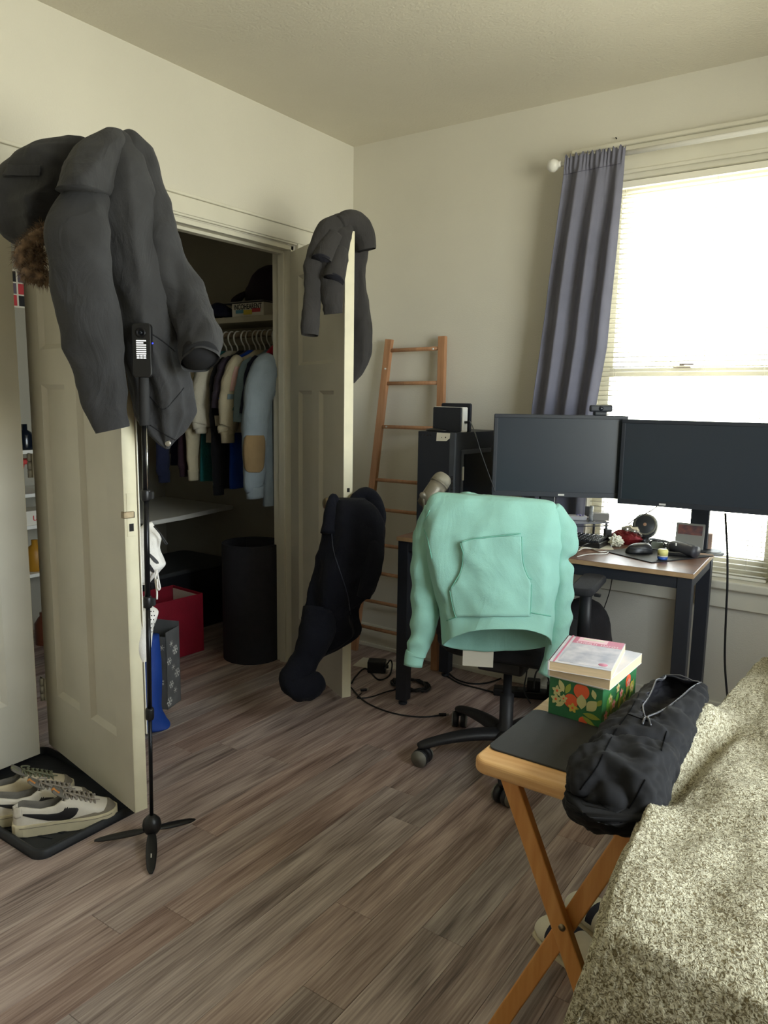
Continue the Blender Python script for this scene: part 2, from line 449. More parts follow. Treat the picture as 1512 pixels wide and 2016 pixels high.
# baseboards
tag(boxes('baseboard_back', [((0.0, -.016, 0), (RX, 0, .125)), ((0.0, -.026, 0), (RX, -.016, .02))], m_trim, bev=.003), kind='structure')
tag(box('baseboard_left', (0, -.33, 0), (.016, -.016, .125), m_trim, bev=.003), kind='structure')
tag(box('baseboard_right', (RX-.016, FY, 0), (RX, -.03, .125), m_trim, bev=.003), kind='structure')

# closet door leaves: stiles and rails with one panel above two tall ones
def leaf(name, w, hz0, hz1, loc, ang, t=.042):
    st, mid = .105, .085
    zb, zl0, zl1, zu0, zu1 = hz0, .27, 1.375, 1.49, hz1-.12
    fr = [((0, 0, hz0), (st, t, hz1)), ((w-st, 0, hz0), (w, t, hz1)), ((st, 0, hz0), (w-st, t, zl0)), ((st, 0, zl1), (w-st, t, zu0)),
          ((st, 0, zu1), (w-st, t, hz1)), ((w/2-mid/2, 0, zl0), (w/2+mid/2, t, zl1))]
    d = boxes(name, fr, m_door, loc=loc, rot=(0, 0, ang)); tag(d, kind='structure')
    for (x0, x1, z0, z1) in ((st, w-st, zu0, zu1), (st, w/2-mid/2, zl0, zl1), (w/2+mid/2, w-st, zl0, zl1)):
        box('panel', (x0, .014, z0), (x1, t-.014, z1), m_door, d)
        V = []; F = []; g = .016
        for yy, yi in ((.0005, .0139), (t-.0005, t-.0139)):
            o = len(V)
            V += [(x0, yy, z0), (x1, yy, z0), (x1, yy, z1), (x0, yy, z1), (x0+g, yi, z0+g), (x1-g, yi, z0+g), (x1-g, yi, z1-g), (x0+g, yi, z1-g)]
            F += [(o+i, o+(i+1) % 4, o+4+(i+1) % 4, o+4+i) for i in range(4)]
        mesh_obj('panel_moulding', V, F, m_door, d, smooth=False)
    box('lit_edge_strip', (w, .0005, hz0+.001), (w+.0012, t-.0005, hz1-.001), m_dooredge, d)
    return d
DBW = .662
AB = math.atan2(-.108, .653)
door_b = leaf('door_1', DBW, .05, 2.015, (-.06, -1.767, 0), AB)
A2 = math.atan2(-.280, .544)
door_2 = leaf('door_2', .612, .05, 2.015, (0.004, -.489, 0), A2)
door_a = leaf('door_3', .62, .05, 2.015, (-.012, -1.832-.62, 0), math.pi/2)
leaf('door_added', .565, .05, 2.015, (-.012, -3.018, 0), math.pi/2)  # unseen leaf, added to keep light from leaking into the closet
m_brass = mat('worn_steel', (150, 135, 110), 0.4, 0.2, 60, metal=0.9)
m_dark = mat('dark_hole', (20, 16, 13), 0.8, 0.1)
# latch plate and lock mortise on the free edge of the opened leaf
boxes('latch_plate', [((DBW+.001, .008, .93), (DBW+.0025, .034, 1.06))], m_dooredge, door_b, .0006)
box('strike_bolt', (DBW-.012, -.004, .985), (DBW+.006, .030, 1.005), m_brass, door_b, .002)
box('mortise', (DBW+.002, .014, .945), (DBW+.0032, .028, .968), m_dark, door_b)
box('mortise', (DBW+.002, .020, .985), (DBW+.0032, .032, 1.003), m_dark, door_b)
m_hinge = mat('painted_hinge', (196, 190, 172), 0.45, 0.08, 30)
for hz in (.22, 1.05, 1.83):
    for kk in range(3):
        lathe('hinge_knuckle', [(.0068, 0), (.0068, .026)], m_hinge, door_b, 10, loc=(-.012, -.010, hz+.029*kk))
    boxes('hinge_leaf', [((-.012, -.004, hz), (.0, .001, hz+.085)), ((-.040, -.004, hz), (-.012, -.001, hz+.085))], m_hinge, door_b, .0004)
box('strike_hole', (.612+.0012, .016, .955), (.612+.0026, .028, .972), m_dark, door_2)
kn = lathe('door_knob', [(.004, 0), (.022, .002), (.022, .008), (.010, .014), (.010, .035), (.022, .045), (.027, .058), (.020, .070), (.004, .074)], m_brass, door_2, 20, loc=(.612-.040, 0.0, .905), rot=(math.pi/2, 0, 0))

# window in the back wall
win = tag(boxes('window_1', [
    ((WX0, .0, WZ0), (WX0+.020, .15, WZ1)), ((WX1-.020, .0, WZ0), (WX1, .15, WZ1)), ((WX0, .0, WZ1-.020), (WX1, .15, WZ1)), ((WX0, .055, WZ0), (WX1, .15, WZ0+.020))], m_trim), kind='structure')
def sash(y, z0, z1, bot):
    x0, x1 = WX0+.02, WX1-.02; s = .045
    f = boxes('sash', [((x0, y, z0), (x0+s, y+.035, z1)), ((x1-s, y, z0), (x1, y+.035, z1)), ((x0+s, y, z1-.038), (x1-s, y+.035, z1)), ((x0+s, y, z0), (x1-s, y+.035, z0+bot))], m_trim, win, .002)
    return f, (x0+s, x1-s, z0+bot, z1-.038)
def glass():
    m = bpy.data.materials.new('window_glass'); m.use_nodes = True; nt = m.node_tree; nt.nodes.clear()
    o = nt.nodes.new('ShaderNodeOutputMaterial'); t = nt.nodes.new('ShaderNodeBsdfTransparent'); g = nt.nodes.new('ShaderNodeBsdfGlossy')
    t.inputs[0].default_value = (.93, .96, .95, 1); g.inputs['Roughness'].default_value = 0.02
    f = nt.nodes.new('ShaderNodeFresnel'); f.inputs[0].default_value = 1.3
    mx = nt.nodes.new('ShaderNodeMixShader'); nt.links.new(f.outputs[0], mx.inputs[0]); nt.links.new(t.outputs[0], mx.inputs[1]); nt.links.new(g.outputs[0], mx.inputs[2])
    nt.links.new(mx.outputs[0], o.inputs[0]); return m
m_glass = glass()
for (y, z0, z1, b_) in ((.105, 1.455, 2.25, .036), (.066, .66, 1.490, .065)):
    f, (a, b2, c, d) = sash(y, z0, z1, b_)
    box('pane', (a, y+.015, c), (b2, y+.018, d), m_glass, f)
m_lock = mat('sash_lock_metal', (150, 140, 135), 0.35, 0.1, metal=.8)
boxes('sash_lock', [((1.63, .060, 1.490), (1.70, .085, 1.497)), ((1.655, .062, 1.497), (1.675, .082, 1.508)), ((1.665, .050, 1.500), (1.715, .062, 1.507))], m_lock, win, .002)
# casing, stool, apron
tag(boxes('trim_6', [((WX0-.105, -.020, WZ0), (WX0, 0, WZ1)), ((WX1, -.020, WZ0), (WX1+.105, 0, WZ1)), ((WX0-.105, -.020, WZ1), (WX1+.105, 0, WZ1+.105)),
                     ((WX0-.012, -.026, WZ1-.004), (WX1+.012, -.018, WZ1+.010))], m_trim, bev=.003), kind='structure')
tag(box('trim_7', (WX0-.12, -.034, WZ1+.105), (WX1+.12, 0, WZ1+.122), m_trim, bev=.004), kind='structure')
tag(box('trim_8', (WX0-.13, -.045, WZ0-.032), (WX1+.13, .056, WZ0+.0025), m_trim, bev=.006), kind='structure')
tag(box('trim_9', (WX0-.105, -.020, .528), (WX1+.105, 0, WZ0-.032), m_trim, bev=.003), kind='structure')

# blinds: every slat on its own
m_slat = mat('blind_slat', (238, 234, 220), 0.5, 0.02, 3.0)
blind = thing('window_blind', 'white slatted mini blind hanging open in the window', 'blind', (0, 0, 0))
BX0, BX1, BY = WX0+.024, WX1-.040, .030
box('headrail', (BX0, BY-.013, 2.222), (BX1, BY+.013, 2.248), m_slat, blind, .002)
prof = [(-.0125, -.0010), (-.006, .0010), (0, .0016), (.006, .0010), (.0125, -.0010)]
V = []; F = []
tl = math.radians(-6)
for x in (BX0+.003, BX1-.003):
    for (yy, zz) in prof:
        V.append((x, yy*math.cos(tl) - zz*math.sin(tl), yy*math.sin(tl) + zz*math.cos(tl)))
for i in range(4): F.append((i, i+1, 5+i+1, 5+i))
sm = bpy.data.meshes.new('slat'); sm.from_pydata(V, [], F); sm.materials.append(m_slat)
sm.polygons.foreach_set('use_smooth', [True]*4)
nsl = 77
for i in range(nsl):
    s = bpy.data.objects.new('slat', sm); link(s, blind); s.location = (0, BY, 2.205 - i*.0203)
    md = s.modifiers.new('thickness', 'SOLIDIFY'); md.thickness = .0006
box('bottom_rail', (BX0+.003, BY-.012, .6435), (BX1-.003, BY+.012, .656), m_slat, blind, .003)
for lx in (BX0+.075, (BX0+BX1)/2+.07, BX1-.08):
    for dy in (-.0145, .0145):
        tube('ladder_cord', [(lx, BY+dy, 2.222), (lx, BY+dy, .68)], .0007, m_slat, blind, n=5)

# second window (right wall, out of frame) with its frame
win2 = tag(boxes('window_2', [((RX, QY0, QZ0), (RX+.15, QY0+.03, QZ1)), ((RX, QY1-.03, QZ0), (RX+.15, QY1, QZ1)), ((RX, QY0, QZ0), (RX+.15, QY1, QZ0+.03)), ((RX, QY0, QZ1-.03), (RX+.15, QY1, QZ1)),
                                   ((RX+.06, QY0, 1.48), (RX+.10, QY1, 1.52)), ((RX-.02, QY0-.1, QZ0-.03), (RX+.02, QY1+.1, QZ0))], m_trim), kind='structure')
box('pane', (RX+.075, QY0+.03, QZ0+.03), (RX+.078, QY1-.03, QZ1-.03), m_glass, win2)
# ------------------------------------------------------------------ closet contents
m_shelf = mat('painted_shelf', (186, 178, 156), 0.6, 0.05, 5)
m_rod = mat('closet_rod_wood', (120, 105, 85), 0.6, 0.1)
tag(box('closet_shelf', (CX+.001, -.30, 1.735), (-.122, -.001, 1.765), m_shelf, bev=.002), 'painted wooden shelf above the clothes rod in the closet', 'shelf')
tag(box('shelf_cleat', (CX+.001, -.022, 1.640), (-.122, -.001, 1.735), m_shelf, bev=.002), 'long wooden cleat under the upper closet shelf', 'cleat')
tag(tube('clothes_rod', [(CX+.002, -.27, 1.672), (-.122, -.27, 1.672)], .016, m_rod, n=14), 'round rod that carries the hanging clothes in the closet', 'rod')

def cloth(name, col, var=.10, sheen=.03, bump=.25, bs=260, rough=.92, vs=10):
    return mat('cloth_' + name, col, rough, var, vs, bump=bump, bscale=bs, sheen=sheen, spec=.25, wrinkle=.35)
m_hang = mat('white_hanger_plastic', (205, 202, 195), 0.4, 0.04)
m_hangd = mat('blue_hanger_plastic', (70, 90, 120), 0.4, 0.05)
def hanger(x, m=m_hang, label='white plastic clothes hanger on the closet rod'):
    yc = -.27
    t = thing('clothes_hanger', label, 'hanger', (x, yc, 1.48), 0, 'hangers on the closet rod')
    hook = [(0, 0, .085), (0, -.002, .125), (0, -.024, .155), (0, -.028, .185), (0, -.012, .208), (0, .010, .209), (0, .021, .195)]
    tube('hook', hook, .0042, m, t, n=8, samples=22)
    tube('shoulder_bar', [(0, -.20, .020), (0, -.10, .062), (0, 0, .088), (0, .10, .062), (0, .20, .020)], .0052, m, t, n=8, samples=24)
    tube('trouser_bar', [(0, -.20, .020), (0, -.19, .008), (0, 0, .005), (0, .19, .008), (0, .20, .020)], .004, m, t, n=8, samples=20)
    return t
def shirt(x, m, label, sl, hem, rs=.062, wid=.225, th=.022, seed=0.0, msl=None, cuff=None, neck=.075, lean=0.0, cat='shirt', fan=.03):
    yc = -.27
    t = thing('hanging_shirt', label, cat, (x, yc, hem), 0, 'clothes on the closet rod')
    n, k = 30, 34; V = []; F = []
    prof = [(1.585, neck, .02), (1.565, .11, .024), (1.535, .175, .026), (1.49, wid-.02, th+.004), (1.40, wid, th), ((1.4+hem)/2, wid+.005, th*1.1), (hem, wid+.012, th*1.25)]
    P = crom(prof, k)
    for i, (z, w, tt) in enumerate(P):
        s = i/(k-1)
        for j in range(n):
            a = 2*math.pi*j/n; ca, sa = math.cos(a), math.sin(a)
            yy = w*math.copysign(abs(ca)**.8, ca); xx = tt*math.copysign(abs(sa)**.8, sa)
            xx += .010*s*math.sin(yy*38+seed*5+1.5*s) + .006*fbm((yy, z*.4, seed), 8)
            V.append((xx + lean*s, yy + .008*s*fbm((a, z, seed), 2), z - hem))
    for i in range(k-1):
        for j in range(n): F.append((i*n+j, (i+1)*n+j, (i+1)*n+(j+1) % n, i*n+(j+1) % n))
    F.append(tuple(range(n)))
    mesh_obj('body', V, F, m, t)
    sv = []
    for sgn in (-1, 1):
        z0 = 1.515 - hem
        pts = [(0, sgn*(wid-.055), z0), (0.004, sgn*(wid-.01), z0-.05), (.006, sgn*(wid+fan*.6), z0-.16)]
        rr = [rs*.75, rs*.98, rs]
        if sl > .3:
            pts += [(.008, sgn*(wid+fan), z0-.32), (.0, sgn*(wid+fan*1.1), z0-sl+.05), (0, sgn*(wid+fan), z0-sl)]
            rr += [rs*.86, rs*.66, rs*.60]
        else:
            pts += [(.006, sgn*(wid+fan), z0-sl)]; rr += [rs*1.04]
        s_ = sleeve('sleeve', pts, rr, msl or m, t, n=22, samples=34, amp=.007, fs=11, seed=seed+sgn, flat=.62, up=(1, 0, 0), wr=.004 if sl > .3 else .002, wk=7)
        sv.append(s_)
        if sl > .3 and cuff is not False:
            tube('cuff', [(0, sgn*(wid+fan*1.02), z0-sl+.012), (0, sgn*(wid+fan), z0-sl-.045)], [rs*.58, rs*.54], cuff or msl or m, t, n=20, samples=5, flat=.7, up=(1, 0, 0))
    return t, sv
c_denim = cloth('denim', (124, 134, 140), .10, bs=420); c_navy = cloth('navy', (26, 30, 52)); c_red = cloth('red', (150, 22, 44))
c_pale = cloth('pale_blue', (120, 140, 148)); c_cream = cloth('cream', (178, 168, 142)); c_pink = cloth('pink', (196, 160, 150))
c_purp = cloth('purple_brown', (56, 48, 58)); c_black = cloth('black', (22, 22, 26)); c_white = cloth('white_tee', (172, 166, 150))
c_blue = cloth('royal_blue', (20, 62, 150)); c_teal = cloth('teal', (24, 88, 90)); c_burg = cloth('burgundy', (44, 26, 34)); c_grey = cloth('grey', (120, 116, 110))
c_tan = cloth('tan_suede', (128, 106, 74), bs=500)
LB = 'hanging on the closet rod'
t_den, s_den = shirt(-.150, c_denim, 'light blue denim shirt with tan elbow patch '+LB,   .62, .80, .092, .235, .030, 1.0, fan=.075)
shirt(-.205, c_navy, 'navy long sleeved shirt beside the red tee on the closet rod', .58, .84, .060, .21, .022, 2.0, neck=.085, fan=.02)
shirt(-.248, c_navy, 'plain navy tee beside the pale blue tee on the closet rod', .26, .90, .060, .22, .020, 3.0)
shirt(-.292, c_pale, 'pale blue grey tee beside the cream patterned tee on the closet rod', .30, .98, .056, .22, .020, 4.0)
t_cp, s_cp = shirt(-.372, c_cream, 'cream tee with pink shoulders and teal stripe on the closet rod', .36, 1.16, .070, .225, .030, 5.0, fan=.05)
shirt(-.435, c_purp, 'dark purple brown tee '+LB, .24, 1.20, .066, .225, .026, 6.0)
t_bk, s_bk = shirt(-.485, c_black, 'black sweatshirt with white print on its side in the closet', .64, .86, .058, .22, .026, 7.0, fan=.02)
shirt(-.418, c_blue, 'bright royal blue shirt hanging below the cream tee in the closet', .2, .865, .05, .22, .020, 8.0)
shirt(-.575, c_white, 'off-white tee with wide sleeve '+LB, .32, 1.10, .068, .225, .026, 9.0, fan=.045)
shirt(-.618, c_teal, 'dark teal shirt mostly hidden behind off-white tee in closet', .2, .89, .05, .225, .020, 10.0)
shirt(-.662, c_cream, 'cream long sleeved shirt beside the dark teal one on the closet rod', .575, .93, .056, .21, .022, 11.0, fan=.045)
shirt(-.735, c_burg, 'dark burgundy sweatshirt '+LB, .56, .94, .058, .22, .024, 12.0)
shirt(-.800, c_black, 'plain black tee between burgundy and navy sweatshirts on closet rod', .25, 1.0, .06, .22, .022, 13.0)
shirt(-.870, c_navy, 'navy sweatshirt between plain black tee and grey shirt on closet rod', .60, .96, .064, .22, .026, 14.0, fan=.06)
shirt(-.945, c_grey, 'grey shirt deepest in the row on the closet rod', .3, 1.02, .06, .22, .024, 15.0)
for hx, what in ((-.150, 'light blue denim shirt'), (-.205, 'long sleeved navy shirt'), (-.248, 'plain navy tee'), (-.292, 'pale blue grey tee'), (-.332, ''), (-.372, 'cream tee with pink shoulders'), (-.405, ''), (-.435, 'dark purple brown tee'), (-.485, 'black sweatshirt'), (-.520, ''), (-.575, 'off-white tee'), (-.618, 'dark teal shirt'), (-.662, 'cream long sleeved shirt'), (-.735, 'burgundy sweatshirt'), (-.800, 'plain black tee'), (-.870, 'navy sweatshirt'), (-.945, 'grey shirt')):
    hanger(hx, label='white plastic hanger carrying the ' + what + ' in closet' if what else 'bare white plastic hanger on the closet rod')
# trim pieces on the shirts
def ptag(o, l):
    if o: o['label'] = l
    return o
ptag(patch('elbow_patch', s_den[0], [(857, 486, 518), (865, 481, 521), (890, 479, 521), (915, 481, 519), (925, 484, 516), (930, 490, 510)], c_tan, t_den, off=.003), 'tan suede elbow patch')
seam('cuff_button', s_den[0], [(489, 972), (491, 976), (493, 980)], .003, m_hang, t_den, 4)
ptag(patch('shoulder_band', s_cp[0], [(722, 462, 474), (745, 456, 476), (770, 452, 474)], c_pink, t_cp, off=.003), 'pink shoulder')
ptag(patch('stripe_mark', s_cp[0], [(776, 448, 460), (786, 447, 459)], c_pale, t_cp, off=.004), 'grey blue stripe')
ptag(patch('letter_mark', s_cp[0], [(772, 470, 476), (785, 466, 474), (800, 459, 468), (808, 457, 462)], c_teal, t_cp, off=.005), 'dark green letter mark')
ptag(patch('white_print', s_bk[0], [(818, 422, 432), (838, 424, 434)], c_white, t_bk, off=.004), 'white printed lettering')
# red shoulder line showing above the denim shirt
rs = thing('red_shirt', 'red tee whose shoulder shows above the denim shirt in closet', 'shirt', (-.176, -.27, 1.02), 0, 'clothes on the closet rod')
V, F = tube_data([(0, .19, .52), (0, .10, .585), (0, 0, .605), (0, -.10, .585), (0, -.19, .515), (0, -.215, .44), (0, -.215, .2), (0, -.215, .0)], [.016, .018, .018, .018, .018, .018, .016, .016], 12, 50, 1.0)
mesh_obj('body', V, F, c_red, rs)
# navy sleeve's pale band
# things on the upper shelf
def box_tex(name, cols): return [mat(name+str(i), c, .6, .05) for i, c in enumerate(cols)]
m_card = mat('white_game_card', (222, 216, 200), .5, .04)
a = at(457, 618, y=-.285); b_ = at(519, 614, y=-.285)
gb = thing('game_box', 'white party game box with bold lettering on the closet shelf', 'box', ((a.x+b_.x)/2, -.285, 1.765))
gw = b_.x - a.x
box('body', (-gw/2, 0, 0), (gw/2, .10, .070), m_card, gb, .001)
m_ink = mat('black_ink', (24, 22, 24), .6, .05); m_inkb = mat('blue_ink', (90, 150, 170), .6, .05); m_inky = mat('yellow_ink', (214, 190, 70), .6, .05); m_inkr = mat('red_ink', (196, 60, 66), .6, .05)
text_mesh('title_lettering', 'INCOHEARENT', .037, m_ink, gb, (0, -.0006, .050), (math.pi/2, 0, 0), sx=.80, bold=.0006)
box('title_band', (-.38*gw, -.0008, .018), (-.13*gw, .0, .036), m_inkb, gb)
box('title_band', (-.13*gw, -.0008, .010), (.14*gw, .0, .034), m_inky, gb)
box('title_band', (.14*gw, -.0008, .020), (.40*gw, .0, .040), m_inkr, gb)
tag(box('thin_board', (-.66, -.29, 1.836), (-.36, -.19, 1.840), m_ink, bev=.001), 'thin dark board game panel lying on the game box', 'board')
tag(box('thin_board', (-.63, -.285, 1.841), (-.38, -.19, 1.846), mat('pale_board', (150, 146, 138), .6, .05), bev=.001), 'thin pale panel lying on the dark one on the shelf', 'board')
m_bag = mat('maroon_bag', (46, 26, 44), .8, .3, 9, bump=.4, bscale=120)
bp = thing('soft_bag', 'dark maroon soft bag slumped on the upper closet shelf', 'bag', (-.50, -.092, 1.765))
V = []; F = []; n, k = 28, 18
for i in range(k):
    f = i/(k-1); z = .29*f
    w = .19*math.sqrt(max(0, 1-max(0, (f-.35)/.66)**2.4)); w = max(w, .01)
    for j in range(n):
        a = 2*math.pi*j/n
        d = 1 + .16*fbm((math.cos(a)*1.2, math.sin(a)*1.2, f*2+3), 1.3)
        V.append((w*.95*d*math.cos(a), w*.42*d*math.sin(a), z))
for i in range(k-1):
    for j in range(n): F.append((i*n+j, i*n+(j+1) % n, (i+1)*n+(j+1) % n, (i+1)*n+j))
F.append(tuple(range((k-1)*n, k*n))); F.append(tuple(range(n))[::-1])
mesh_obj('body', V, F, m_bag, bp)
tube('strap', [(-.15, -.04, .15), (-.17, -.07, .12), (-.18, -.09, .095), (-.15, -.10, .09)], [.012, .022, .026, .018], m_bag, bp, n=10, samples=16)
dk = thing('folded_cloth', 'dark navy cloth bundled at the end of closet shelf', 'cloth', (-.68, -.24, 1.765))
sleeve('bundle', [(-.12, 0, .03), (-.06, -.01, .045), (0, 0, .03), (.06, .01, .024), (.10, 0, .018)], [.03, .045, .03, .024, .018], c_navy, dk, amp=.01, open_end=False)

# rolled foam mat
m_foam = mat('black_foam', (34, 34, 42), .85, .12, 30, bump=.3, bscale=300)
rm = thing('rolled_mat', 'black foam mat rolled up and stood on end in closet', 'mat', (-.250, -.505, 0))
def spiral(turns, r0, pitch, th):
    outer = []; inner = []
    N = int(turns*48)
    for i in range(N+1):
        a = 2*math.pi*i/48 + .5; r = r0 - pitch*a/(2*math.pi)
        outer.append((r*math.cos(a), r*math.sin(a))); inner.append(((r-th)*math.cos(a), (r-th)*math.sin(a)))
    V = []; F = []
    for z in (0, .605):
        V += [(x, y, z) for x, y in outer] + [(x, y, z) for x, y in inner]
    M = N+1
    for i in range(N):
        F.append((i, i+1, 2*M+i+1, 2*M+i)); F.append((M+i+1, M+i, 3*M+i, 3*M+i+1))
        F.append((2*M+i, 2*M+i+1, 3*M+i+1, 3*M+i)); F.append((i+1, i, M+i, M+i+1))
    F.append((0, 2*M, 3*M, M)); F.append((N, M+N, 3*M+N, 2*M+N))
    return V, F
V, F = spiral(2.35, .162, .013, .0105)
mesh_obj('roll', V, F, m_foam, rm, smooth=False)
box('loose_end', (.105, .055, .55), (.150, .078, .612), m_foam, rm, .008)
# black tub, pale bin lid above it
m_tub = mat('black_plastic', (26, 27, 32), .5, .1)
tb = thing('storage_tub', 'black plastic storage tub deep in the closet', 'tub', (-1.02, -.42, 0))
prism('body', rrect(.42, .60, .05), .0, .35, m_tub, tb, .01)
prism('rim', rrect(.45, .63, .055), .35, .375, mat('grey_rim_plastic', (60, 62, 64), .45, .1), tb, .006)
tag(prism('low_shelf', [(-CX*0 + CX+.002, -.70)] + [(-.80 - .05*(1-math.cos(t_)), -.70 + .69*t_/3.0) for t_ in np.linspace(0, 3.0, 14)] + [(CX+.002, -.01)], .655, .680, mat('white_shelf_board', (214, 212, 204), .5, .03), None, .006),
    'pale low shelf with curved front under the hanging clothes', 'shelf')
# red bag
m_red = mat('red_bag_fabric', (142, 12, 40), .6, .15, 12, bump=.2, bscale=200)
rb = thing('red_bag', 'open red shopping bag standing on the closet floor', 'bag', (-.65, -.76, 0), math.radians(-4))
bm = bmesh.new()
for lo, hi in (((-.13, -.16, 0), (.13, .16, .006)), ((-.13, -.16, 0), (-.124, .16, .315)), ((.124, -.16, 0), (.13, .16, .315)), ((-.13, -.16, 0), (.13, -.154, .315)), ((-.13, .154, 0), (.13, .16, .315))):
    bbox(bm, lo, hi, .0025)
bm_obj('body', bm, m_red, rb)
boxes('lining', [((-.118, -.152, .20), (.118, -.150, .300)), ((.118, -.150, .20), (.120, .150, .302)), ((-.118, .148, .20), (.118, .150, .302))], m_card, rb)
# snowflake gift bag
m_kraft = mat('grey_foil_paper', (112, 114, 116), .35, .12, 20, metal=.25)
gbag = thing('gift_bag', 'silver grey gift bag with white snowflakes beside blue tote', 'gift bag', (-.16, -1.21, 0), math.radians(20))
bm = bmesh.new()
for lo, hi in (((-.10, -.055, 0), (.10, .055, .003)), ((-.10, -.055, 0), (-.098, .055, .335)), ((.098, -.055, 0), (.10, .055, .345)), ((-.10, -.055, 0), (.10, -.053, .325)), ((-.10, .053, 0), (.10, .055, .365))):
    bbox(bm, lo, hi)
bm_obj('body', bm, m_kraft, gbag)
m_snow = mat('snow_white_print', (222, 222, 216), .6, .03)
def flake(r, kind):
    bm = bmesh.new()
    for q in range(6):
        a = math.pi*q/3
        def bar(x0, y0, x1, y1, w):
            d = Vector((x1-x0, y1-y0)); d.normalize(); p = Vector((-d.y, d.x))*w/2
            c = [(x0+p.x, y0+p.y), (x1+p.x, y1+p.y), (x1-p.x, y1-p.y), (x0-p.x, y0-p.y)]
            c = [(x*math.cos(a)-y*math.sin(a), x*math.sin(a)+y*math.cos(a)) for x, y in c]
            bm.faces.new([bm.verts.new((x, y, 0)) for x, y in c])
        bar(0, 0, r, 0, r*.16)
        if kind:
            bar(r*.55, 0, r*.85, r*.3, r*.12); bar(r*.55, 0, r*.85, -r*.3, r*.12)
    me = bpy.data.meshes.new('snowflake'); bm.to_mesh(me); bm.free(); me.materials.append(m_snow); return me
fl = [flake(.022, 1), flake(.014, 0), flake(.018, 1)]
rnd = random.Random(11)
for face in range(2):
    for i in range(15 if face == 0 else 8):
        o = bpy.data.objects.new('snowflake', fl[i % 3]); link(o, gbag)
        if face == 0:
            o.location = (-.085+.17*((i*0.382) % 1), -.0556, .025 + .29*i/15); o.rotation_euler = (math.pi/2, rnd.random(), 0)
        else:
            o.location = (.1006, -.04+.08*((i*.618) % 1), .03+.29*i/8); o.rotation_euler = (math.pi/2, 0, math.pi/2)
tube('cord_handle', [(-.05, -.054, .31), (-.045, -.075, .26), (-.01, -.08, .235), (.03, -.075, .26), (.04, -.054, .31)], .0028, m_ink, gbag, n=6, samples=16)
# blue tote
m_tote = mat('royal_blue_tote', (16, 62, 150), .7, .12, 10, bump=.2, bscale=300)
bt = thing('blue_tote', 'blue nonwoven tote bag slumped behind the open door', 'bag')
rows_loft('body', [(1252, 268, 311, 3.06, .045), (1300, 266, 314, 3.05, .05), (1350, 264, 316, 3.03, .055), (1395, 262, 317, 3.02, .06), (1415, 262, 326, 3.00, .06), (1428, 264, 335, 2.985, .05), (1436, 268, 322, 2.975, .03)], m_tote, bt, amp=.006, samples=40, n=30)

# narrow view past the hinge: shelving along the back of the closet
sh = thing('shelf_unit', 'white shelf unit glimpsed through the door gap', 'shelf unit', (-1.36, -1.05, 0))
boxes('side_panel', [((-.17, -.40, 0), (.15, -.385, 1.50))], m_white, sh); boxes('side_panel', [((-.17, .385, 0), (.15, .40, 1.50))], m_white, sh)
SZ = {}
for nm, py in (('a', 886), ('b', 972), ('c', 1035), ('d', 1131), ('e', 1292)):
    p = at(62, py, x=-1.21); SZ[nm] = p.z
    box('shelf_board', (-.17, -.385, p.z-.018), (.15, .385, p.z), m_white, sh)
def gap(px, nm, dx=.07):
    p = at(px, 1000, x=-1.21-dx); return Vector((-1.21-dx, p.y, SZ[nm]))
m_bot = mat('dark_bottle_glass', (18, 24, 34), .2, .1)
tag(lathe('bottle', [(.038, 0), (.04, .01), (.04, .07), (.03, .09), (.014, .10), (.014, .13)], m_bot, None, 18, loc=gap(57, 'a')), 'dark glass bottle on the top board of shelf unit', 'bottle')
rs_ = thing('folding_stool', 'red folding stool with slim legs on the shelf unit', 'stool', gap(60, 'b'))
m_coral = mat('coral_plastic', (190, 60, 56), .5, .08)
box('seat', (-.05, -.06, .15), (.05, .06, .175), m_coral, rs_, .006)
for q, (ax, bx) in enumerate(((-.04, .045), (.04, -.045))):
    for yy in (-.05, .05): tube('leg', [(ax*.6, yy, 0), (bx*.6, yy*.8, .15)], .006, m_coral, rs_, n=8)
wb = thing('lettered_box', 'white box with red letters on shelf unit board', 'box', gap(60, 'c'))
box('body', (-.08, -.12, 0), (.06, .12, .075), m_card, wb, .002)
text_mesh('lettering', 'ur', .06, m_inkr, wb, (.0606, .0, .04), (math.pi/2, 0, math.pi/2))
yb = lathe('yellow_bottle', [(.04, 0), (.045, .01), (.045, .10), (.03, .13), (.016, .14), (.016, .165)], mat('mustard_plastic', (170, 120, 24), .5, .1), None, 18, loc=gap(64, 'd')); tag(yb, 'mustard yellow bottle on the shelf unit', 'bottle')
bb = lathe('brown_bottle', [(.045, 0), (.048, .01), (.048, .14), (.03, .17), (.02, .18), (.02, .20)], mat('brown_glass', (104, 58, 40), .3, .1), None, 18, loc=gap(74, 'e')); tag(bb, 'tall brown bottle low on the shelf unit', 'bottle')
p = at(46, 570, x=CX+.012)
qt = thing('patterned_picture', 'small red and white patterned picture on closet back wall', 'picture', (CX+.002, p.y, p.z))
box('frame', (0, -.11, -.10), (.012, .11, .10), m_card, qt, .001)
for ii in range(3):
    for jj in range(3):
        box('patch', (.0121, -.10+.07*ii, -.09+.062*jj), (.0128, -.04+.07*ii, -.035+.062*jj), (m_inkr, m_ink, mat('mauve', (96, 84, 96), .7))[(ii+2*jj) % 3], qt)

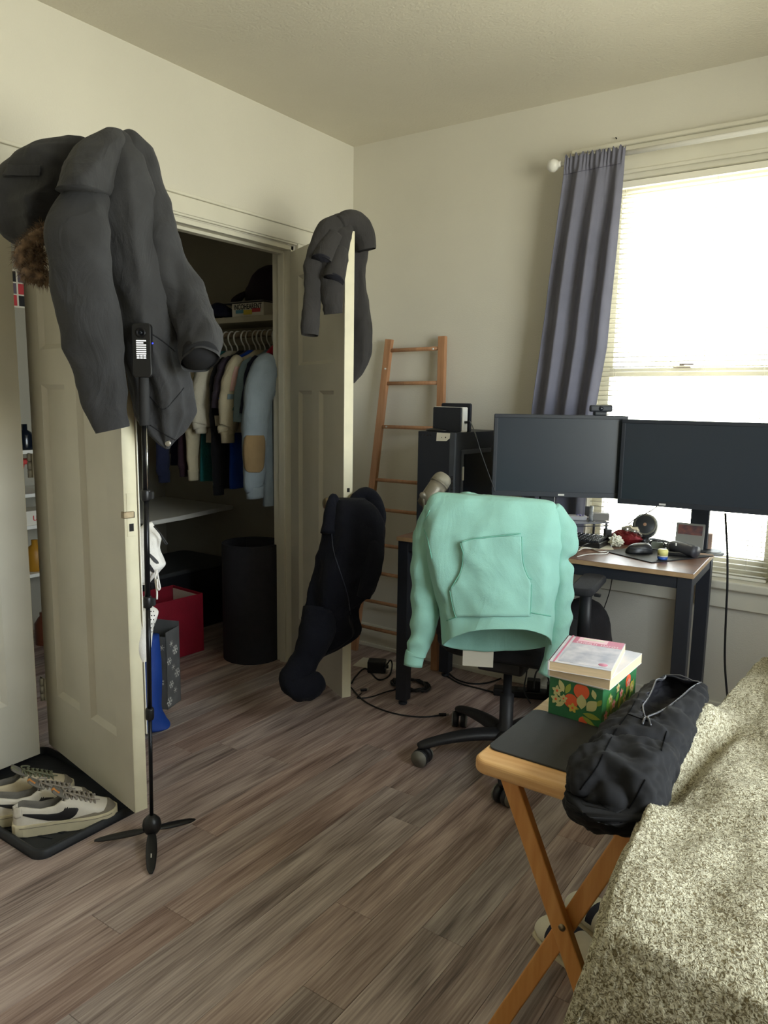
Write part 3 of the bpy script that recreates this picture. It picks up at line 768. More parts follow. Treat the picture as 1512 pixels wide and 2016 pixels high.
# organiser with shoes on the inner side of the opened leaf
m_org = mat('white_organiser', (236, 232, 220), .7, .03)
og = thing('door_organiser', 'white hanging shoe organiser on the back of open door', 'organiser', (-.06, -1.767, 0), AB)
box('backing', (.12, .0445, .30), (DBW+.006, .0475, 1.80), m_org, og)
for r_ in range(4):
    box('pocket', (.14, .048, .35+.36*r_), (.36, .060, .50+.36*r_), m_org, og, .004)
    box('pocket', (.40, .048, .35+.36*r_), (.63, .060, .50+.36*r_), m_org, og, .004)
m_mesh = mat('white_knit', (236, 232, 226), .8, .04, 60, bump=.5, bscale=500)
m_stripe = mat('black_stripe', (38, 38, 42), .6, .1)
hs = thing('running_shoe', 'white running shoe with black stripes hung on open door', 'shoe')
ob = rows_loft('upper', [(1029, 286, 298, 2.335, .02), (1040, 276, 304, 2.335, .035), (1056, 270, 317, 2.325, .040), (1080, 270, 314, 2.325, .042), (1100, 270, 321, 2.325, .044), (1112, 270, 325, 2.325, .042), (1124, 270, 314, 2.325, .038), (1140, 272, 300, 2.325, .028), (1150, 276, 292, 2.325, .012)], m_mesh, hs, amp=.003, fs=20)
patch('stripe', ob, [(1088, 288, 293), (1096, 295, 302), (1106, 303, 311), (1110, 308, 312)], m_stripe, hs, off=.002)
patch('stripe', ob, [(1106, 288, 292), (1114, 290, 298), (1122, 296, 303), (1126, 300, 303)], m_stripe, hs, off=.002)
tube('lace', [atd(309, 1122, 2.285), atd(306, 1140, 2.28), atd(309, 1165, 2.28), atd(309, 1180, 2.28)], .0028, m_mesh, hs, n=6, samples=14)
tube('lace', [atd(309, 1124, 2.285), atd(313, 1145, 2.28), atd(315, 1158, 2.275), atd(311, 1160, 2.275), atd(309, 1140, 2.275)], .0026, m_mesh, hs, n=6, samples=18)
tube('lace', [atd(303, 1036, 2.29), atd(315, 1050, 2.285), atd(326, 1066, 2.285), atd(329, 1070, 2.285), atd(325, 1070, 2.285), atd(316, 1052, 2.285)], .0026, m_stripe, hs, n=6, samples=20)
hk = thing('knit_shoe', 'white open knit shoe hung below the striped one', 'shoe')
ok_ = rows_loft('upper', [(1196, 284, 300, 2.335, .02), (1205, 278, 309, 2.335, .034), (1218, 274, 308, 2.325, .036), (1240, 272, 300, 2.325, .036), (1275, 272, 296, 2.325, .034), (1300, 276, 292, 2.325, .02)], m_mesh, hk, amp=.002, fs=20)
for i in range(18):
    px_, py_ = 292 + 5*(i % 3) + 1.5*((i//3) % 2), 1204 + 8*(i//3)
    h_ = hit(ok_, px_, py_, .0005)
    if h_ is not None and px_ < 306 - .07*(py_-1204):
        hh = lathe('eyelet', [(.0022, 0), (.0016, .001)], m_dark, hk, 8, loc=h_); hh.rotation_euler = (math.pi/2, 0, .6)
# ------------------------------------------------------------------ clothes hung on the doors
c_parka = mat('parka_shell', (50, 50, 52), .8, .10, 14, bump=.22, bscale=700, sheen=.06, spec=.3, wrinkle=.45, wscale=8)
c_seam_shade = mat('parka_seam_shade', (18, 18, 22), .9, .1)  # near black, for seams and for the shade inside the sleeves
c_rib = mat('parka_hem', (60, 60, 62), .8, .08, bump=.3, bscale=400)
pk = thing('parka', 'charcoal grey hooded parka slung over the top of the open door', 'jacket')
body = rows_loft('body', [(254, 220, 236, 2.055, .012), (266, 192, 255, 2.055, .034), (310, 155, 282, 2.06, .060), (370, 142, 300, 2.075, .074), (440, 150, 312, 2.09, .082), (520, 165, 322, 2.11, .078),
    (600, 190, 334, 2.13, .07), (680, 222, 350, 2.145, .066), (740, 244, 364, 2.155, .064), (790, 254, 374, 2.165, .060), (815, 262, 378, 2.17, .055), (850, 282, 362, 2.175, .045), (870, 304, 346, 2.18, .035), (884, 324, 337, 2.18, .02)],
    c_parka, pk, n=96, samples=110, amp=.014, fs=6, zst=.4, seed=2.0, power=2.0, pleat=[(5, .6, .011, .02, .98), (8, 1.1, .005, .4, 1.0)])
slv = sleeve('sleeve', [atd(195, 330, 2.05), atd(165, 400, 2.005), atd(156, 480, 1.98), atd(167, 580, 2.00), atd(182, 680, 2.03), atd(204, 775, 2.06), atd(224, 846, 2.08)],
    [.045, .070, .083, .079, .074, .066, .048], c_parka, pk, n=64, samples=100, amp=.013, fs=6, seed=1.0, flat=.66, up=tuple(FH), wr=.003, wk=5)
mesh_obj('cuff_mouth_shade', *tube_data([atd(220, 832, 2.08), atd(222.5, 840, 2.08)], .046, 24, 3, .72, tuple(FH)), c_seam_shade, pk)  # black disc standing in for the shade inside the sleeve mouth
slr = sleeve('sleeve', [atd(236, 272, 2.08), atd(262, 310, 2.09), atd(292, 400, 2.11), atd(325, 500, 2.13), atd(360, 590, 2.14), atd(386, 650, 2.12), atd(395, 690, 2.085), atd(396, 708, 2.06)],
    [.03, .045, .058, .062, .061, .058, .056, .054], c_parka, pk, n=64, samples=100, amp=.015, fs=7, seed=4.0, flat=.74, up=tuple(FH), wr=.006, wk=4)
mesh_obj('cuff_mouth_shade', *tube_data([atd(394, 688, 2.09), atd(395.5, 704, 2.066)], .0525, 24, 3, .80, tuple(FH)), c_seam_shade, pk)
rows_loft('yoke', [(258, 210, 240, 2.05, .03), (280, 178, 252, 2.045, .060), (310, 150, 250, 2.035, .085), (340, 136, 240, 2.02, .098), (368, 126, 228, 2.01, .102), (384, 122, 219, 2.005, .100)], c_parka, pk, n=56, samples=36, amp=.008, fs=7, seed=3.3, pleat=[(4, 1.0, .005, .1, 1.2)])
hood = rows_loft('hood', [(272, 118, 172, 2.10, .03), (288, 70, 182, 2.11, .06), (312, 30, 186, 2.12, .085), (350, 2, 176, 2.13, .095), (395, -12, 158, 2.14, .095), (430, -8, 136, 2.15, .085), (455, 6, 112, 2.16, .07), (474, 20, 90, 2.165, .05), (486, 34, 74, 2.17, .02)],
    c_parka, pk, n=80, samples=70, amp=.016, fs=6, seed=6.0, pleat=[(4, .4, .018, .15, 1.0)])
patch('pocket_flap', hood, [(326, 18, 82), (338, 14, 82), (347, 8, 81)], c_parka, pk, off=.006, thick=.004)
seam('flap_stitch', hood, [(10, 350), (45, 347), (80, 346)], .0016, c_seam_shade, pk, 14, off=.006)
seam('pocket_seam', body, [(290, 652), (318, 670), (345, 692)], .0022, c_seam_shade, pk, 14, off=.000)
seam('hem_seam', body, [(288, 832), (316, 850), (345, 866)], .0018, c_seam_shade, pk, 16)
seam('pocket_seam', body, [(284, 768), (304, 790), (322, 806), (345, 785), (362, 764)], .0018, c_seam_shade, pk, 16)
hb = hit(body, 330, 872, .002)
if hb is not None:
    sb = lathe('snap_button', [(.0, .004), (.006, .0036), (.0085, .002), (.009, 0)], mat('nickel', (190, 184, 172), .3, .08, metal=.7), pk, 18, loc=hb)
    sb.rotation_euler = (-FH).to_track_quat('Z', 'Y').to_euler()
# fur edge of the hood
rnd = random.Random(3); V = []; F = []
fc = [atd(x, y, d) for x, y, d in ((95, 452, 2.085), (72, 468, 2.07), (50, 488, 2.06), (42, 512, 2.06), (62, 510, 2.07), (80, 500, 2.08), (72, 524, 2.07), (54, 534, 2.06), (74, 543, 2.06), (92, 546, 2.06))]
core = crom(fc, 60)
FU = RH
for q in range(4200):
    c = Vector(core[rnd.randrange(60)]); a = rnd.uniform(0, 2*math.pi)
    d0 = (RH*math.cos(a) + Vector((0, 0, 1))*math.sin(a)*.9 - FH*rnd.uniform(-.4, .9)).normalized()
    base = c + d0*rnd.uniform(0, .016); L = rnd.uniform(.012, .032)
    d1 = (d0 + Vector((0, 0, -.6)) + RH*rnd.uniform(-.5, .5)).normalized()
    w = RGT*rnd.choice((-1, 1))*.0011 + UPV*.0006*rnd.uniform(-1, 1)
    mid = base + d0*L*.5; tip = mid + d1*L*.6
    o = len(V); V += [base-w, base+w, mid-w*.8, mid+w*.8, tip]; F += [(o, o+1, o+3, o+2), (o+2, o+3, o+4)]
m_fur = mat('brown_fur', (66, 48, 34), .85, .5, 60, col2=(140, 112, 84), sheen=.1)
fur = mesh_obj('fur_trim', V, F, m_fur, pk); fur['kind'] = 'stuff'
tube('fur_backing', fc, [.012, .02, .020, .020, .018, .014, .016, .018, .016, .010], m_fur, pk, n=12, samples=24)

# grey hoodie over the top of the far leaf
c_gh = cloth('dark_grey_fleece', (56, 54, 54), .10, .05, .3, 500); c_ghd = cloth('dark_grey_inside', (30, 30, 38), .1)
gh = thing('grey_hoodie', 'dark grey fleece hoodie thrown over the corner of the far closet door', 'hoodie')
d0 = 2.96
sleeve('sleeve', [atd(676, 436, d0+.02), atd(648, 458, d0-.01), atd(626, 505, d0-.02), atd(617, 560, d0-.02), atd(613, 610, d0-.02), atd(610, 660, d0-.02)], [.035, .050, .046, .040, .037, .034], c_gh, gh, amp=.006, fs=11, seed=1, flat=.7, up=tuple(FH), wr=.002)
sleeve('torso_fold', [atd(684, 432, d0+.03), atd(668, 470, d0), atd(656, 530, d0-.02), atd(652, 585, d0-.015), atd(655, 618, d0)], [.03, .045, .052, .05, .035], c_gh, gh, amp=.008, fs=9, seed=2, flat=.7, up=tuple(FH), wr=.003, open_end=False)
o_ = sleeve('turned_cuff', [atd(658, 462, d0-.02), atd(644, 492, d0-.035), atd(634, 516, d0-.05)], [.034, .043, .045], c_gh, gh, amp=.003, samples=20, flat=.9, up=tuple(FH))
mesh_obj('cuff_inside', *tube_data([atd(635, 513, d0-.048), atd(634, 516, d0-.050)], .044, 24, 3), c_ghd, gh)
sleeve('turned_cuff', [atd(669, 490, d0-.02), atd(662, 526, d0-.04), atd(657, 552, d0-.055)], [.028, .038, .041], c_gh, gh, amp=.003, samples=20, flat=.9, up=tuple(FH))
mesh_obj('cuff_inside', *tube_data([atd(658, 549, d0-.053), atd(657, 552, d0-.055)], .040, 24, 3), c_ghd, gh)
sleeve('hood', [atd(668, 442, d0), atd(688, 434, d0+.03), atd(707, 446, d0+.08), atd(718, 470, d0+.11), atd(722, 492, d0+.12)], [.03, .042, .048, .046, .040], c_gh, gh, amp=.004, fs=9, seed=3, flat=1.0, up=tuple(FH))
mesh_obj('hood_inside', *tube_data([atd(720, 484, d0+.118), atd(722, 490, d0+.12)], .039, 24, 3), c_ghd, gh)
rows_loft('torso', [(450, 690, 712, 3.14, .02), (490, 690, 728, 3.14, .04), (530, 690, 722, 3.15, .04), (570, 690, 723, 3.15, .045), (620, 690, 729, 3.16, .05), (660, 690, 732, 3.165, .05), (700, 690, 729, 3.17, .045), (735, 690, 716, 3.175, .035), (754, 690, 701, 3.175, .02)],
    c_gh, gh, amp=.008, fs=10, seed=5, pleat=[(5, 0, .004, .1, .95)])
patch('care_label', bpy.data.objects['sleeve.%03d' % 0] if False else o_, [(508, 638, 642), (516, 640, 644)], m_card, gh, off=.004)

# navy jacket on the knob
c_nj = cloth('navy_fleece', (13, 15, 26), .15, .02, .4, 350)
nj = thing('navy_jacket', 'dark navy fleece jacket hung on the knob of the far closet door', 'jacket')
njb = rows_loft('body', [(982, 660, 722, 3.07, .05), (1003, 650, 742, 3.07, .085), (1045, 638, 753, 3.07, .10), (1095, 624, 748, 3.08, .10), (1140, 612, 743, 3.085, .095), (1172, 603, 731, 3.09, .085), (1200, 598, 702, 3.095, .075), (1240, 595, 707, 3.10, .065), (1256, 594, 700, 3.105, .055), (1275, 592, 668, 3.11, .045), (1290, 592, 640, 3.115, .03)],
    c_nj, nj, n=90, samples=100, amp=.018, fs=6, seed=9, pleat=[(6, .3, .012, .1, 1.0)])
sleeve('collar', [atd(672, 1004, 3.06), atd(662, 990, 3.05), atd(656, 978, 3.05), atd(652, 1000, 3.03), atd(645, 1050, 3.0)], [.03, .020, .012, .022, .03], c_nj, nj, amp=.006, seed=2, open_end=False)
sleeve('collar', [atd(692, 1004, 3.10), atd(704, 984, 3.13), atd(722, 975, 3.14), atd(737, 990, 3.13), atd(744, 1020, 3.10), atd(742, 1060, 3.06)], [.03, .032, .034, .036, .036, .03], c_nj, nj, amp=.006, seed=3, open_end=False)
sleeve('sleeve', [atd(735, 1030, 3.05), atd(738, 1080, 3.02), atd(728, 1130, 3.02), atd(716, 1175, 3.03)], [.03, .038, .04, .03], c_nj, nj, amp=.008, seed=6, open_end=False)
sleeve('sleeve', [atd(632, 1200, 3.06), atd(622, 1250, 3.03), atd(600, 1300, 3.02), atd(577, 1338, 3.0), atd(586, 1352, 2.99), atd(610, 1350, 3.0), atd(628, 1342, 3.03)], [.07, .07, .055, .055, .055, .05, .04], c_nj, nj, amp=.008, fs=9, seed=4, wr=.003, open_end=False)
seam('zip_line', njb, [(652, 1030), (656, 1080), (668, 1120), (684, 1170), (690, 1210)], .002, mat('navy_zip', (48, 52, 66), .5), nj, 20)

# ------------------------------------------------------------------ tripod stand with monitor
m_blk = mat('black_abs', (20, 20, 22), .42, .08, 30)
m_pole = mat('black_anodised', (30, 30, 33), .3, .06, metal=.6)
m_satin = mat('dark_rubber', (30, 30, 32), .75, .1, bump=.1)
tp = thing('phone_tripod', 'slim black telescopic tripod stand in front of the open door', 'tripod', (0, 0, 0))
B = Vector((.700, -1.895, .062)); T = atd(283, 742, 2.070)
ax = (T-B).normalized()
def on(py0):  # point of the pole at photo row
    lo, hi = 0.0, 1.0
    for _ in range(40):
        mid = (lo+hi)/2; p = B + (T-B)*mid; d = p - CAM
        y = IH/2 - FPX*d.dot(UPV)/d.dot(FWD)
        if y > py0: lo = mid
        else: hi = mid
    return B + (T-B)*lo
tube('pole_section', [B, on(1405)], .0058, m_pole, tp, n=14)
tube('pole_section', [on(1405), on(1185)], .0068, m_pole, tp, n=14)
tube('pole_section', [on(1185), on(975)], .0078, m_pole, tp, n=14)
tube('pole_section', [on(975), on(835)], .0088, m_pole, tp, n=14)
tube('chrome_strip', [on(985) + RH*.0072 - FH*.006, on(838) + RH*.0072 - FH*.006], .0022, mat('chrome', (200, 200, 200), .15, metal=1.0), tp, n=8)
tube('grip', [on(838), on(836), on(800), on(796), on(770), on(744), on(740)], [.0135, .0145, .0150, .0140, .0145, .0135, .011], m_satin, tp, n=20)
for py_, r_ in ((1405, .0125), (1185, .013), (975, .0135)):
    tube('collar', [on(py_+11), on(py_+8), on(py_-8), on(py_-11)], [r_*.85, r_, r_, r_*.85], m_blk, tp, n=18)
for py_, r_ in ((1185, .013), (975, .0135)):
    c_ = on(py_)
    cl = box('clamp_lever', (.006, -.007, -.011), (.022, .007, .011), m_satin, tp, .003, loc=c_, rot=(0, 0, math.atan2(RH.y, RH.x)))
# hub with three folded-out legs
hub = lathe('hub', [(.004, -.034), (.018, -.032), (.026, -.020), (.028, -.004), (.025, .010), (.016, .020), (.009, .026)], m_blk, tp, 24, loc=(B.x, B.y, B.z+.004))
for (px_, py_, zz) in ((186, 1655, .020), (384, 1613, .020), (297, 1724, .006)):
    f_ = at(px_, py_, z=zz); s_ = Vector((B.x, B.y, .045)); dr = (f_-s_); dr2 = Vector((dr.x, dr.y, 0)).normalized()
    if dr.length > .17: f_ = s_ + dr.normalized()*.17
    pts = [s_ + dr2*.014, s_.lerp(f_, .22), s_.lerp(f_, .5), s_.lerp(f_, .85), f_]
    V, F = tube_data(pts, [.009, .014, .0165, .0125, .005], 14, 24, .42, (0, 0, 1))
    lg = mesh_obj('leg', V, F, m_blk, tp)
lf = at(297, 1700, z=.03)
box('leg_badge', (-.0016, -.010, 0), (.0016, .010, .0006), m_hang, tp, loc=Vector((B.x, B.y, .045)).lerp(at(297, 1724, z=.006), .62) + Vector((0, 0, .0064)), rot=(-.18, 0, math.atan2((at(297, 1724, z=.0)-B).y, (at(297, 1724, z=0)-B).x)-math.pi/2))
# handheld monitor on top
dv = thing('handheld_device', 'black handheld meter with lit text screen on top of the tripod', 'device', tuple(on(742)), math.atan2(RH.y, RH.x))
prism_w, prism_h = .054, .146
dd = prism('casing', [(x, y) for x, y in rrect(prism_w, prism_h, .011)], -.009, .009, m_blk, dv, .003, loc=(0, -.004, prism_h/2-.002), rot=(math.pi/2-.03, 0, 0))
lathe('lens_ring', [(.0135, 0), (.0135, .003), (.010, .003), (.0085, .001), (.0, .001)], m_pole, dd, 22, loc=(-.001, .047, .009))
lathe('lens', [(.0, .0035), (.004, .0025), (.0055, .001)], m_bot, dd, 16, loc=(-.001, .047, .0092))
scr = box('screen', (-.0145, -.022, .0088), (.0145, .030, .0096), mat('screen_dark', (8, 8, 10), .2), dd)
m_lit = mat('screen_text', (235, 235, 230), .5, emit=((235, 238, 240), .9))
for i in range(9):
    z_ = .026 - i*.0058
    if i < 7: box('text_line', (-.0135, z_-.0022, .0096), (.0135 if i != 1 else .006, z_+.0010, .0099), m_lit, scr)
    else:
        for q in (-1, 0, 1): box('text_line', (q*.0092-.0036, z_-.0022, .0096), (q*.0092+.0036, z_+.0012, .0099), m_lit, scr)
led = lathe('status_led', [(.0, .0016), (.0018, .001), (.002, 0)], mat('blue_led', (40, 50, 255), .4, emit=((30, 40, 255), 14.0)), dd, 10, loc=(.0272, .020, -.004), rot=(0, math.pi/2, 0))

# ------------------------------------------------------------------ boot tray and sneakers
m_rub = mat('black_rubber_tray', (34, 37, 42), .55, .15, 12, bump=.2, bscale=80)
tr = thing('boot_tray', 'black rubber boot tray under the open closet door', 'tray', (.205, -1.955, 0))
prism('base', rrect(.63, .40, .04), 0, .008, m_rub, tr, .002)
# raised rim
V = []; F = []
o1 = rrect(.63, .40, .04, 6); o2 = rrect(.595, .365, .03, 6); n_ = len(o1)
for pts, z in ((o1, .004), (o1, .026), ([((a[0]*.6+b[0]*.4), (a[1]*.6+b[1]*.4)) for a, b in zip(o1, o2)], .030), (o2, .024), (o2, .007)):
    V += [(x, y, z) for x, y in pts]
for r_ in range(4):
    for i in range(n_): F.append((r_*n_+i, r_*n_+(i+1) % n_, (r_+1)*n_+(i+1) % n_, (r_+1)*n_+i))
mesh_obj('rim', V, F, m_rub, tr)
for i in range(4):
    prism('rib', rrect(.16, .006, .002, 2), .008, .011, m_rub, tr, 0, loc=(.17, -.14+.035*i, 0), rot=(0, 0, .35))

m_leath = mat('white_leather', (214, 208, 196), .5, .05, 20, bump=.12, bscale=140)
m_suede = mat('grey_suede', (126, 118, 104), .95, .10, 60, bump=.2, bscale=500)
m_sole = mat('cream_rubber', (206, 196, 166), .6, .10, 16)
m_swsh = mat('black_leather', (24, 24, 28), .5, .1)
m_lace = mat('grey_lace', (150, 142, 132), .9, .1, 80)
m_linen = mat('grey_lining', (116, 112, 104), .95, .1, 60, bump=.3, bscale=600)
m_orange = mat('orange_foam', (196, 130, 66), .9, .15)
def sneaker(name, label, loc, rz, upper, toe, sole, swoosh, lace, green=False, tongue=m_orange):
    t = thing(name, label, 'shoe', loc, rz, 'sneakers on the boot tray')
    XS = np.linspace(-.148, .148, 46)
    def hw(x):   # half width of the last
        return float(np.interp(x, [-.148, -.14, -.12, -.07, -.01, .05, .09, .12, .14, .148], [.010, .024, .032, .035, .038, .046, .046, .038, .022, .006]))
    def hh(x):   # height of the upper above the sole
        return float(np.interp(x, [-.148, -.14, -.12, -.07, -.03, -.005, .03, .07, .105, .13, .148], [.058, .068, .066, .050, .053, .072, .063, .046, .032, .024, .004]))
    def op(x):
        return float(np.interp(x, [-.148, -.138, -.125, -.01, .0], [0, .2, 1, 1, 0]))
    def wall(x, z):
        w, h = hw(x), max(hh(x), .001); f = min(1, max(0, z/h)); lean = 1 - .30*f**2 if op(x) > .5 else math.sqrt(max(0.0, 1-(f*.98)**2.2))
        return w*lean
    n = 33; V = []; F = []; S = np.linspace(-1, 1, n)
    for x in XS:
        w, h, o = hw(x), hh(x), op(x)
        for s in S:
            a = abs(s); sg = 1 if s >= 0 else -1
            th = a*math.pi/2
            ya, za = w*math.sin(th)**.8*sg if a > 0 else 0, h*math.cos(th)**.75 if a < 1 else 0
            if a > .45:
                f = (1-a)/.55; yo, zo = w*(1-.30*f**2)*sg, h*f
            else:
                f = a/.45; yo, zo = w*.70*(f**.5)*sg*.94, .010 + (h-.010)*f**2.2
            V.append((x, ya*(1-o)+yo*o, .030 + za*(1-o)+zo*o))
    inside = []
    for i in range(len(XS)-1):
        for j in range(n-1):
            F.append((i*n+j, i*n+j+1, (i+1)*n+j+1, (i+1)*n+j))
            inside.append(abs((S[j]+S[j+1])/2) < .42 and op((XS[i]+XS[i+1])/2) > .5)
    u = mesh_obj('upper', V, F, upper, t); u.data.materials.append(m_linen)
    u.data.polygons.foreach_set('material_index', [1 if q else 0 for q in inside])
    # sole with rolled edge
    out = []
    for x in np.linspace(-.152, .152, 30): out.append((x, -(hw(x*.97)+.006)))
    for x in np.linspace(.152, -.152, 30): out.append((x, (hw(x*.97)+.006)))
    so = prism('sole', out, 0, .036, sole, t, .004)
    tubes('sole_line', [[(x, -(hw(x*.97)+.0066), .0285) for x in np.linspace(-.13, .135, 24)]], .0010, m_suede, t)
    def strip(nm, lo, hi, m, side=-1, off=.0018, k=26):
        """piece on the side wall between two curves z(x)"""
        V = []; F = []
        xs = np.linspace(lo[0][0], lo[-1][0], k); v = 6
        for x in xs:
            zl = float(np.interp(x, [p[0] for p in lo], [p[1] for p in lo])); zh = float(np.interp(x, [p[0] for p in hi], [p[1] for p in hi]))
            for q in range(v):
                z = zl + (zh-zl)*q/(v-1); V.append((x, side*(wall(x, z)+off), .030+z))
        for i in range(k-1):
            for q in range(v-1): F.append((i*v+q, (i+1)*v+q, (i+1)*v+q+1, i*v+q+1))
        r = mesh_obj(nm, V, F, m, t); md = r.modifiers.new('thickness', 'SOLIDIFY'); md.thickness = .0016; md.offset = 0
        return r
    for sd in (-1, 1):
        if swoosh:
            lo = [(-.118, .038), (-.09, .026), (-.05, .012), (-.01, .006), (.015, .008), (.030, .018), (.038, .032)]
            hi = [(-.118, .038), (-.09, .031), (-.05, .026), (-.02, .028), (-.008, .034), (-.002, .046), (.024, .034)]
            hi = [(-.118, .043), (-.09, .038), (-.05, .031), (-.02, .030), (-.004, .036), (.004, .050), (.012, .057), (.024, .054), (.033, .046), (.038, .034)]
            strip('swoosh', lo, hi, m_swsh, sd)
        strip('foxing', [(.0, .001), (.05, .001), (.095, .001), (.128, .001)], [(.0, .003), (.05, .013), (.085, .016), (.095, .012), (.128, .014)], toe, sd, .0012)
    strip('heel_tab', [(-.146, .030), (-.135, .028), (-.122, .034)], [(-.146, .056), (-.135, .062), (-.122, .062)], upper, -1, .0016, 8)
    if swoosh:
        tx = text_mesh('heel_lettering', 'NIKE', .013, m_swsh, t, (-.1465, -.008, .074), (math.pi/2, -math.pi/2, -math.pi/2), ext=.0006)
    # toe cap
    V = []; F = []; k1_, k2_ = 12, 17
    for x in np.linspace(.103, .1475, k1_):
        w, h = hw(x)+.0016, hh(x)+.0016
        for s in np.linspace(-1, 1, k2_):
            bx = x - .024*(1-(abs(s))**1.5)*0 + (.020*(1-abs(s)**2)*(1-(x-.103)/.045))
            bx = min(bx, .1475); w, h = hw(bx)+.0016, hh(bx)+.0016
            th = abs(s)*math.pi/2
            V.append((bx, w*math.sin(th)**.8*(1 if s >= 0 else -1) if s else 0, .030 + (h*math.cos(th)**.75 if abs(s) < 1 else 0)))
    for i in range(k1_-1):
        for j in range(k2_-1): F.append((i*k2_+j, i*k2_+j+1, (i+1)*k2_+j+1, (i+1)*k2_+j))
    mesh_obj('toe_cap', V, F, toe, t)
    # tongue
    V, F = tube_data([(.035, 0, .078), (.0, 0, .098), (-.022, 0, .114), (-.034, 0, .124)], [.016, .024, .026, .022], 16, 14, .22, (0, 0, 1))
    mesh_obj('tongue', V, F, m_linen, t)
    tube('tongue_tag', [(-.034, -.004, .127), (-.026, -.010, .119), (-.016, -.014, .112)], .0055, tongue, t, n=8, samples=8)
    # laces
    for i in range(7):
        x = -.004 + i*.0135; z = .030 + hh(x) + .004; w = hw(x)*.50
        tube('lace', [(x-.004, -w*1.05, z-.013), (x, -w*.75, z-.001), (x+.004, 0, z+.003), (x+.008, w*.75, z-.001), (x+.010, w*1.05, z-.013)], .0027, lace, t, n=6, samples=14)
        tube('lace', [(x-.004, w*1.05, z-.013), (x, w*.75, z), (x+.004, 0, z+.005), (x+.008, -w*.75, z), (x+.010, -w*1.05, z-.013)], .0027, lace, t, n=6, samples=14)
    tube('lace_bow', [(.0, 0, .106), (.012, -.022, .112), (.030, -.032, .104), (.020, -.014, .104), (.002, 0, .107), (-.006, .024, .110), (.018, .036, .100), (.012, .012, .106)], .0025, lace, t, n=6, samples=34)
    tube('lace_end', [(.004, 0, .106), (.040, -.020, .100), (.075, -.026, .085), (.100, -.020, .074)], .0022, lace, t, n=6, samples=16)
    return t
hd = at(22, 1640, z=.012); td = at(234, 1592, z=.03); mid = (Vector((hd.x, hd.y))+Vector((td.x, td.y)))/2
rz = math.atan2(td.y-hd.y, td.x-hd.x)
sneaker('sneaker', 'white leather sneaker with black swoosh at the outer edge of the boot tray', (mid.x, mid.y, .010), rz, m_leath, m_suede, m_sole, True, m_lace)
off = Vector((-.115, -.012)); m2 = mid + off
sneaker('sneaker', 'white swoosh sneaker lying between its mate and the plain beige one', (m2.x, m2.y, .010), rz+.06, m_leath, m_suede, m_sole, True, m_lace)
m_beige = mat('beige_suede', (196, 184, 158), .9, .10, 30, bump=.2, bscale=300)
m_greenl = mat('olive_lace', (112, 114, 92), .9, .1)
m3 = mid + Vector((-.235, .000))
sneaker('sneaker', 'plain beige sneaker with olive laces at the inner end of boot tray', (m3.x, m3.y, .010), rz+.10, m_beige, m_suede, m_sole, False, m_greenl, tongue=m_greenl)
# ------------------------------------------------------------------ desk
m_dtop = mat('rustic_brown_top', (92, 66, 54), .32, .3, 3.0, stretch=(1, 9, 9), col2=(134, 100, 82), bump=.05, bscale=40)
m_dedge = mat('wood_edge_band', (168, 138, 104), .5, .15, 20)
m_steel = mat('black_powder_steel', (34, 37, 46), .5, .06, 20)
DZ = .76; DA = math.radians(3.0); DL, DD = 1.20, .475
DO = Vector((.702, -.592, 0))
desk = thing('desk', 'dark wood topped desk with black steel legs under the window', 'desk', tuple(DO), DA)
def dl(x, y, z=DZ):
    return Vector((DO.x + x*math.cos(DA) - y*math.sin(DA), DO.y + x*math.sin(DA) + y*math.cos(DA), z))
box('desktop', (0, 0, DZ-.018), (DL, DD, DZ), m_dtop, desk, .0015)
boxes('edge_band', [((-.0008, -.0008, DZ-.017), (DL+.0008, .0004, DZ-.001))], m_dedge, desk); boxes('edge_band', [((DL-.0004, 0, DZ-.017), (DL+.0008, DD, DZ-.001))], m_dedge, desk)
for lx in (.004, DL-.054):
    for ly in (.006, DD-.056):
        lg = box('leg', (lx, ly, .022), (lx+.05, ly+.05, DZ-.018), m_steel, desk, .002)
        lathe('levelling_foot', [(.018, 0), (.020, .003), (.020, .010), (.008, .012), (.008, .022)], m_steel, lg, 14, loc=(lx+.025, ly+.025, 0))
for lo, hi in (((.054, .008, DZ-.060), (DL-.054, .040, DZ-.018)), ((.054, DD-.040, DZ-.060), (DL-.054, DD-.008, DZ-.018)), ((.008, .056, DZ-.060), (.040, DD-.056, DZ-.018)), ((DL-.040, .056, DZ-.060), (DL-.008, DD-.056, DZ-.018))):
    box('apron_rail', lo, hi, m_steel, desk, .002)

# ------------------------------------------------------------------ computer tower and dock
m_pc = mat('black_case_steel', (30, 33, 42), .55, .08, 10)
m_pc2 = mat('grey_case_plastic', (66, 70, 78), .5, .08, 20)
TX, TY = .700, -.435
pc = thing('computer_tower', 'tall black computer tower at the end of the desk', 'computer', (TX, TY, DZ), math.radians(-3))
box('case', (0, .012, 0), (.192, .40, .447), m_pc, pc, .003)
box('front_panel', (.0, 0, .004), (.165, .012, .447), m_pc, pc, .003)
box('corner_strip', (.165, -.001, .004), (.192, .012, .447), m_pc2, pc, .002)
for i in range(34): box('vent_slit', (.176, -.0016, .06+.006*i), (.188, -.0009, .0632+.006*i), m_dark, pc)
for i, zz in enumerate((.431,)):
    for q in range(4): lathe('port', [(.003, 0), (.003, .0015), (.0, .0015)], m_dark, pc, 10, loc=(.02+.016*q, -.0005, zz), rot=(math.pi/2, 0, 0))
st_ = prism('sticker', [(0, 0), (.052, .002), (.068, .014), (.070, .036), (.002, .036)], 0, .0006, m_card, pc, 0, loc=(.098, -.0012, .408), rot=(math.pi/2, 0, 0))
